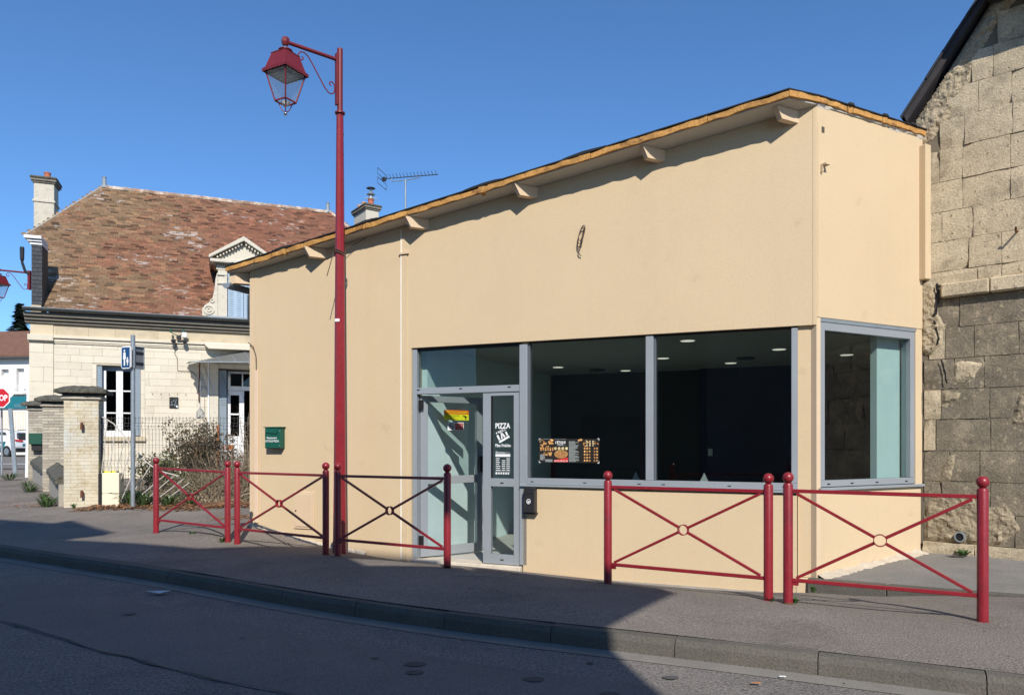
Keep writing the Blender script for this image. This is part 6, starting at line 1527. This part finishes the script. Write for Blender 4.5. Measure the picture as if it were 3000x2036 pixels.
# parked car
car = thing('parked_car', 'white and teal parked car seen from behind at the left edge', 'car', (-28.6, 42, .74))
cw = W((-31.60, 43.0), -22.0); gzc = .74
side = [(.05, .32), (.10, .72), (.35, .88), (1.15, .98), (1.75, 1.42), (2.3, 1.52), (3.3, 1.50), (3.75, 1.40), (4.02, 1.02), (4.15, .92), (4.18, .62), (4.12, .30)]
body = MB(); rows_ = []
for (o, sc) in ((.0, .94), (.06, 1.0), (-.9, 1.0), (-1.78, 1.0), (-1.84, .94)):
    rows_.append([cw.p(2.1 + (u - 2.1) * (sc if z < 1 else sc), (o if z < .95 else (o - .10 if o > -.5 else (o + .10 if o < -1.2 else o))), gzc + z) for u, z in side])
rows_ = [rows_[1], rows_[2], rows_[3]] if False else rows_
rows2 = [rows_[1], rows_[2], rows_[3]]; n = len(side)
body.add([v for r in rows2 for v in r], [tuple(range(n - 1, -1, -1)), tuple(2 * n + k for k in range(n))] + [(i * n + k, i * n + (k + 1) % n, (i + 1) * n + (k + 1) % n, (i + 1) * n + k) for i in range(2) for k in range(n)])
body.build('body', 'car_white', car, bevel=.03)
def cpoly(name, pts, o0, o1, m): mb = MB(); cw.poly(mb, [(u, gzc + z) for u, z in pts], o0, o1); return mb.build(name, m, car)
cpoly('side_window', [(1.35, .99), (1.80, 1.36), (2.45, 1.43), (2.45, 1.0)], -.03, -.012, 'car_glass'); cpoly('side_window', [(2.52, 1.0), (2.52, 1.43), (3.2, 1.41), (3.45, 1.12), (3.40, 1.02)], -.03, -.012, 'car_glass')
cpoly('teal_panel', [(.3, .40), (.3, .80), (3.35, .88), (3.15, .34)], .055, .066, 'teal')
lettering(cw, 'ADHAP', 2.55, gzc + .66, .068, .85, .2, 'white_print', car, bold=.01); cpoly('red_stripe', [(2.1, .47), (2.1, .50), (3.05, .51), (3.05, .48)], .067, .070, 'red_print')
cpoly('sill_trim', [(.2, .27), (.2, .36), (4.1, .38), (4.1, .27)], .05, .072, 'black')
rw = W((cw.p(4.17, .06, 0).x, cw.p(4.17, .06, 0).y), 68.0)       # rear face
def rpoly(name, pts, o0, o1, m): mb = MB(); rw.poly(mb, [(u, gzc + z) for u, z in pts], o0, o1); return mb.build(name, m, car)
rpoly('rear_window', [(.22, 1.06), (1.62, 1.06), (1.50, 1.38), (.34, 1.38)], -.36, .005, 'car_glass')
for a in (.02, 1.42): rpoly('tail_light', [(a, .90), (a + .40, .86), (a + .38, .97), (a, 1.0)], -.2, .02, 'red_print')
rpoly('bumper', [(.03, .28), (1.81, .28), (1.81, .52), (.03, .52)], -.1, .06, 'black'); rpoly('tailgate_band', [(.4, .62), (1.5, .62), (1.5, .76), (.4, .76)], .0, .02, 'teal')
for u in (.75, 3.45):
    for o in (.02, -1.80):
        mb = MB(); cw.disc(mb, u, gzc + .32, o - .16, o + .055, .33, n=20); wh = mb.build('wheel', 'tyre', car); mb = MB(); cw.disc(mb, u, gzc + .32, o + .056, o + .066, .20, n=12); mb.build('rim', 'steel', wh)
for o in (-.15, -1.6): mb = MB(); mb.tube([cw.p(1.9, o, gzc + 1.52), cw.p(2.0, o, gzc + 1.57), cw.p(3.2, o, gzc + 1.57), cw.p(3.35, o, gzc + 1.52)], .02, 6); mb.build('roof_rail', 'black', car)
# conifer
cf = thing('conifer', 'dark conifer rising behind the far roof at the left edge', 'tree', (-49.2, 74, 1))
mb = MB(); mb.tube([(-49.2, 74, .5), (-49.2, 74, 15.2)], [.28, .04], 8); mb.build('trunk', 'bark', cf)
mb = MB(); rr = random.Random(6)
for k in range(3600):
    h = rr.uniform(.08, 1); r_ = (1 - h) * 5.6 * (.5 + .5 * (math.sin(h * 55) * .5 + .5)) * rr.uniform(.25, 1.1); a = rr.uniform(0, 2 * math.pi); c_ = Vector((-49.2 + r_ * math.cos(a), 74 + r_ * math.sin(a), 1 + 14.4 * h - r_ * .18))
    s_ = rr.uniform(.2, .55); d = Vector((math.cos(a), math.sin(a), -.25)); t = Vector((-d.y, d.x, rr.uniform(-.3, .3)))
    mb.add([c_ - d * s_, c_ + t * s_ * .5, c_ + d * s_, c_ - t * s_ * .5], [(0, 1, 2, 3)])
mb.build('crown', 'conifer', cf)

# ------------------------------------------------------------------ vegetation and litter
def shrub(name, base, w, h, dpt, nt, nl, leaf_m, twig_m, label, seed, leaf=.035, top_bias=.5):
    rr = random.Random(seed); t = thing(name, label, 'shrub', base)
    tm = MB(); tips = []
    for k in range(nt):
        bx = rr.gauss(0, .18) * w; p = Vector((base[0] + bx, base[1] + rr.uniform(-.2, .2) * dpt, base[2]))
        end = Vector((base[0] + bx * 1.3 + rr.uniform(-.5, .5) * w * .75, base[1] + rr.uniform(-.5, .5) * dpt, base[2] + h * rr.uniform(.45, 1.0)))
        mid = p.lerp(end, .5) + Vector((rr.uniform(-.08, .08), rr.uniform(-.08, .08), .05)); tm.tube([p, mid, end], [.007, .005, .0025], 4, cap=False); tips.append((p, mid, end))
        for j in range(3):
            s_ = mid.lerp(end, rr.uniform(0, .9)); e_ = s_ + Vector((rr.uniform(-.2, .2), rr.uniform(-.15, .15), rr.uniform(-.03, .22))); tm.tube([s_, e_], [.0035, .0018], 3, cap=False); tips.append((s_, s_.lerp(e_, .5), e_))
    tm.build('branches', twig_m, t)
    lm = MB()
    for k in range(nl):
        a, m_, e_ = rr.choice(tips); f = rr.random() ** top_bias; p = m_.lerp(e_, f) + Vector((rr.gauss(0, .03), rr.gauss(0, .03), rr.gauss(0, .03)))
        d = Vector((rr.gauss(0, 1), rr.gauss(0, 1), rr.gauss(0, .6))).normalized(); u_ = d.orthogonal().normalized(); s_ = leaf * rr.uniform(.5, 1.2)
        u_ = u_ * math.cos(rr.random() * 6) + d.cross(u_) * math.sin(rr.random() * 6)
        lm.add([p, p + d * s_ * .5 + u_ * s_ * .32, p + d * s_, p + d * s_ * .5 - u_ * s_ * .32], [(0, 1, 2, 3)])
    if nl: lm.build('foliage', leaf_m, t)
    return t
shrub('shrub', (-6.15, 14.65, .42), 1.15, 1.60, .9, 120, 6500, 'leaf_red', 'twig', 'tall reddish brown shrub behind the mesh fence', 3, leaf=.05)
shrub('shrub', (-6.80, 14.5, .40), .75, .98, .7, 80, 3600, 'leaf_green', 'twig', 'lower green shrub just left of the reddish one', 5, leaf=.05)
shrub('shrub', (-5.35, 14.4, .40), 1.5, 1.05, .8, 230, 900, 'leaf_red', 'twig_dry', 'tangle of dry bare twigs behind the fence near the restaurant corner', 8, leaf=.03)
shrub('shrub', (-4.95, 14.7, .40), .8, 1.75, .6, 90, 160, 'leaf_red', 'twig_dry', 'taller bare climber against the restaurant corner', 11, leaf=.03)
shrub('shrub', (-6.1, 14.25, .38), 2.1, .55, .5, 170, 1500, 'leaf_green', 'twig_dry', 'low dry undergrowth along the foot of the mesh fence', 12, leaf=.035)
# dead leaves along the foot of the fence
dl_ = MB(); rr = random.Random(9)
for k in range(2600):
    x = rr.uniform(-7.75, -4.35); y = 12.95 + abs(rr.gauss(0, .42)) + rr.uniform(0, .5) - .10 * math.sin(x * 3)
    if y > 14.2: continue
    z = gz(x, y) + rr.uniform(.004, .04); a = rr.random() * 6.28; L = rr.uniform(.03, .09); w = rr.uniform(.008, .02); d = Vector((math.cos(a), math.sin(a), rr.uniform(-.25, .25))); s_ = Vector((-d.y, d.x, rr.uniform(-.3, .3)))
    c_ = Vector((x, y, z)); dl_.add([c_ - d * L, c_ + s_ * w, c_ + d * L, c_ - s_ * w], [(0, 1, 2, 3)])
for k in range(260):
    x = rr.gauss(-4.35, .28); y = 12.0 + rr.gauss(0, .25); a = rr.random() * 6.28; L = rr.uniform(.03, .08); d = Vector((math.cos(a), math.sin(a), rr.uniform(-.2, .2))); s_ = Vector((-d.y, d.x, .1)); c_ = Vector((x, y, gz(x, y) + .012))
    dl_.add([c_ - d * L, c_ + s_ * .012, c_ + d * L, c_ - s_ * .012], [(0, 1, 2, 3)])
for k in range(260):
    x = -9.0 + rr.gauss(0, .45); y = 13.9 + rr.gauss(0, .3); a = rr.random() * 6.28; L = rr.uniform(.02, .06); d = Vector((math.cos(a), math.sin(a), rr.uniform(-.1, .1))); s_ = Vector((-d.y, d.x, .1)); c_ = Vector((x, y, gz(x, y) + .01))
    dl_.add([c_ - d * L, c_ + s_ * .012, c_ + d * L, c_ - s_ * .012], [(0, 1, 2, 3)])
tag(dl_.build('dead_leaves', 'dead_leaf'), 'drift of brown dead leaves along the foot of the mesh fence', 'leaves', kind='stuff')
def tuft(mb, c, n, h, spread, rr):
    for k in range(n):
        a = rr.random() * 6.28; d = Vector((math.cos(a), math.sin(a), 0)); b_ = Vector(c) + d * rr.random() * spread * .4; t_ = b_ + d * spread * rr.uniform(.3, 1) + Vector((0, 0, h * rr.uniform(.4, 1))); s_ = Vector((-d.y, d.x, 0)) * rr.uniform(.006, .016)
        m_ = b_.lerp(t_, .6) + Vector((0, 0, h * .2)); mb.add([b_ - s_ * .5, b_ + s_ * .5, m_ + s_, t_, m_ - s_], [(0, 1, 2, 3, 4)])
wd = MB(); rr = random.Random(14)
for (x, y, n, h, s_) in [(-8.55, 13.62, 60, .20, .25), (-8.85, 14.1, 40, .16, .22), (-10.6, 16.3, 50, .18, .25), (-9.6, 15.2, 25, .12, .15), (-12.9, 19.0, 50, .2, .3), (-11.4, 17.4, 30, .15, .2), (-6.75, 13.62, 70, .30, .28), (-7.1, 13.75, 70, .34, .28), (-6.3, 13.6, 60, .25, .28), (-5.9, 13.6, 30, .2, .2), (-7.9, 13.36, 10, .1, .08)]:
    tuft(wd, (x, y, gz(x, y)), n, h, s_, rr)
for (x, y, n, h, s_, dz) in [(-3.72, 9.50, 16, .07, .06, 0), (-4.3, 9.95, 12, .03, .06, 0), (2.30, 6.02, 14, .05, .05, 0), (2.12, 6.05, 8, .04, .04, 0), (2.72, 7.28, 20, .09, .06, .0), (2.95, 7.25, 12, .07, .05, 0), (-.66, 7.48, 12, .03, .06, 0)]:
    tuft(wd, (x, y, gz(x, y) + dz), n, h, s_, rr)
q = Sw.p(.43, .16, .335); tuft(wd, q, 40, .06, .10, rr)
tag(wd.build('weeds', 'weed'), 'tufts of green weeds at the foot of walls, piers and posts', 'weeds', kind='stuff')
# litter
def scrap(x, y, z, pts, m, name, label, cat, curl=.02):
    mb = MB(); c_ = Vector((x, y, z)); v = [c_ + Vector((a, b_, .006 + curl * abs(math.sin(5 * a)))) for a, b_ in pts]; n = len(v)
    mb.prism(v, [p + Vector((0, 0, .002)) for p in v]); tag(mb.build(name, m), label, cat)
scrap(-3.30, 6.92, .129, [(-.10, -.03), (.03, -.055), (.115, -.01), (.06, .05), (.02, .015), (-.03, .04)], 'paper', 'paper_scrap', 'crumpled white paper lying in the road by the kerb', 'paper', .05)
tw = MB(); tw.tube([(-.55, 6.98, gz(-.55, 6.98) + .01), (-.30, 6.95, gz(-.3, 6.95) + .02), (-.10, 6.98, gz(-.1, 6.98) + .012), (-.02, 7.06, gz(-.02, 7.06) + .03)], [.006, .006, .004, .003], 5)
tag(tw.build('dry_twig', 'twig_dry'), 'thin dry twig lying on the pavement right of the glass door', 'twig')
scrap(1.42, 4.32, .129, [(-.03, -.01), (.02, -.02), (.035, .005), (-.01, .02)], 'dead_leaf', 'leaf_scrap', 'small brown leaf in the channel at the foot of the kerb', 'leaf', .03)
scrap(1.62, 4.44, .130, [(-.02, -.008), (.02, -.012), (.022, .008), (-.015, .012)], 'white_paint', 'paper_bit', 'tiny white scrap in the channel right of the brown leaf', 'paper', .01)
lt = MB(); rr = random.Random(19)
for k in range(90):
    s_ = rr.uniform(0, 14); d = rr.choice((rr.uniform(-.16, -.01), rr.uniform(.15, 1.6), rr.uniform(-1.5, -.2))); p = kpt_s(s_); nn = kin(s_); x, y = p.x + nn.x * d, p.y + nn.y * d
    z = .131 if d < 0 else gz(x, y) + .004; a = rr.random() * 6.28; L = rr.uniform(.006, .016); lt.add([(x + L * math.cos(a + i * 2.1), y + L * math.sin(a + i * 2.1), z + .002 * i) for i in range(3)], [(0, 1, 2)])
tag(lt.build('grit', 'gutter_stone'), 'scattered pale grit on the road and pavement', 'grit', kind='stuff')

# ------------------------------------------------------------------ houses across the street, behind the camera: they shade the road
lx, sx = Vector((.9848, .1736, 0)), Vector((-.1736, .9848, 0))
class OW:
    def p(s, w, a, z): q = lx * w + sx * a; return Vector((q.x, q.y, z))
ow = OW(); A0 = -1.3; HZ = 1.3 * .7813
def opp(name, label, prof, depth=9.0, loc=(0, -5, 0)):
    t = thing(name, label, 'building', loc, 'houses across the street')
    pr = [(w, z) for w, z in prof]
    mb = MB(); mb.prism([ow.p(w, A0, z) for w, z in pr], [ow.p(w, A0 - depth, z) for w, z in pr]); mb.build('wall', 'opposite_wall', t); return t
low = opp('opposite_house', 'rendered house across the street, low roof wing', [(1.33, .0), (1.33, 4.11 + HZ), (1.55, 4.45 + HZ), (.8, 6.2 + HZ), (-.15, 6.28 + HZ), (-.45, 7.0 + HZ), (-.9, 8.0 + HZ), (-2.2, 7.72 + HZ), (-4.6, 8.85 + HZ), (-6, 9.3 + HZ), (-6, 0)])
mb = MB(); mb.prism([ow.p(w, A0 + .02, z + HZ) for w, z in ((2.48, 5.20), (1.05, 6.30), (.9, 6.15), (1.5, 4.35))], [ow.p(w, A0 - .35, z + HZ) for w, z in ((2.48, 5.20), (1.05, 6.30), (.9, 6.15), (1.5, 4.35))]); mb.build('eaves', 'far_roof', low)
mb = MB(); pp = ((.72, 6.90), (.72, 7.28), (-.9, 8.12), (-.6, 7.05)); mb.prism([ow.p(w, A0 + .02, z + HZ) for w, z in pp], [ow.p(w, A0 - .35, z + HZ) for w, z in pp]); mb.build('shade_slab', 'far_roof', low)  # unseen roof tip, added to shade the top of one barrier post
hi_ = opp('opposite_house', 'rendered house across the street, taller main block', [(-4.3, .0), (-4.3, 8.75 + HZ), (-5.0, 10.2 + HZ), (-7.0, 11.1 + HZ), (-11, 12 + HZ), (-15, 11 + HZ), (-16, 9.5 + HZ), (-16, 0)], depth=10, loc=(-8, -5, 0))
mb = MB(); mb.prism([ow.p(w, A0 + .02, z + HZ) for w, z in ((-3.80, 9.25), (-4.95, 10.5), (-5.1, 10.2), (-4.32, 8.70))], [ow.p(w, A0 - .35, z + HZ) for w, z in ((-3.80, 9.25), (-4.95, 10.5), (-5.1, 10.2), (-4.32, 8.70))]); mb.build('eaves', 'far_roof', hi_)
for (t_, w0, z0) in ((low, -.9, 1.2), (low, -3.2, 1.2), (low, -3.2, 4.2), (low, -.9, 4.2), (hi_, -7, 1.2), (hi_, -7, 4.6), (hi_, -10, 4.6), (hi_, -10, 1.2)):
    mb = MB(); mb.hexa([ow.p(w0, A0 + .02, z0), ow.p(w0 + 1.1, A0 + .02, z0), ow.p(w0 + 1.1, A0 - .1, z0), ow.p(w0, A0 - .1, z0), ow.p(w0, A0 + .02, z0 + 1.6), ow.p(w0 + 1.1, A0 + .02, z0 + 1.6), ow.p(w0 + 1.1, A0 - .1, z0 + 1.6), ow.p(w0, A0 - .1, z0 + 1.6)]); wo = mb.build('window', 'opposite_wall', t_)
    mb = MB(); mb.hexa([ow.p(w0 + .1, A0 + .03, z0 + .1), ow.p(w0 + 1.0, A0 + .03, z0 + .1), ow.p(w0 + 1.0, A0 + .021, z0 + .1), ow.p(w0 + .1, A0 + .021, z0 + .1), ow.p(w0 + .1, A0 + .03, z0 + 1.5), ow.p(w0 + 1.0, A0 + .03, z0 + 1.5), ow.p(w0 + 1.0, A0 + .021, z0 + 1.5), ow.p(w0 + .1, A0 + .021, z0 + 1.5)]); mb.build('shutter', 'opposite_wall', wo)
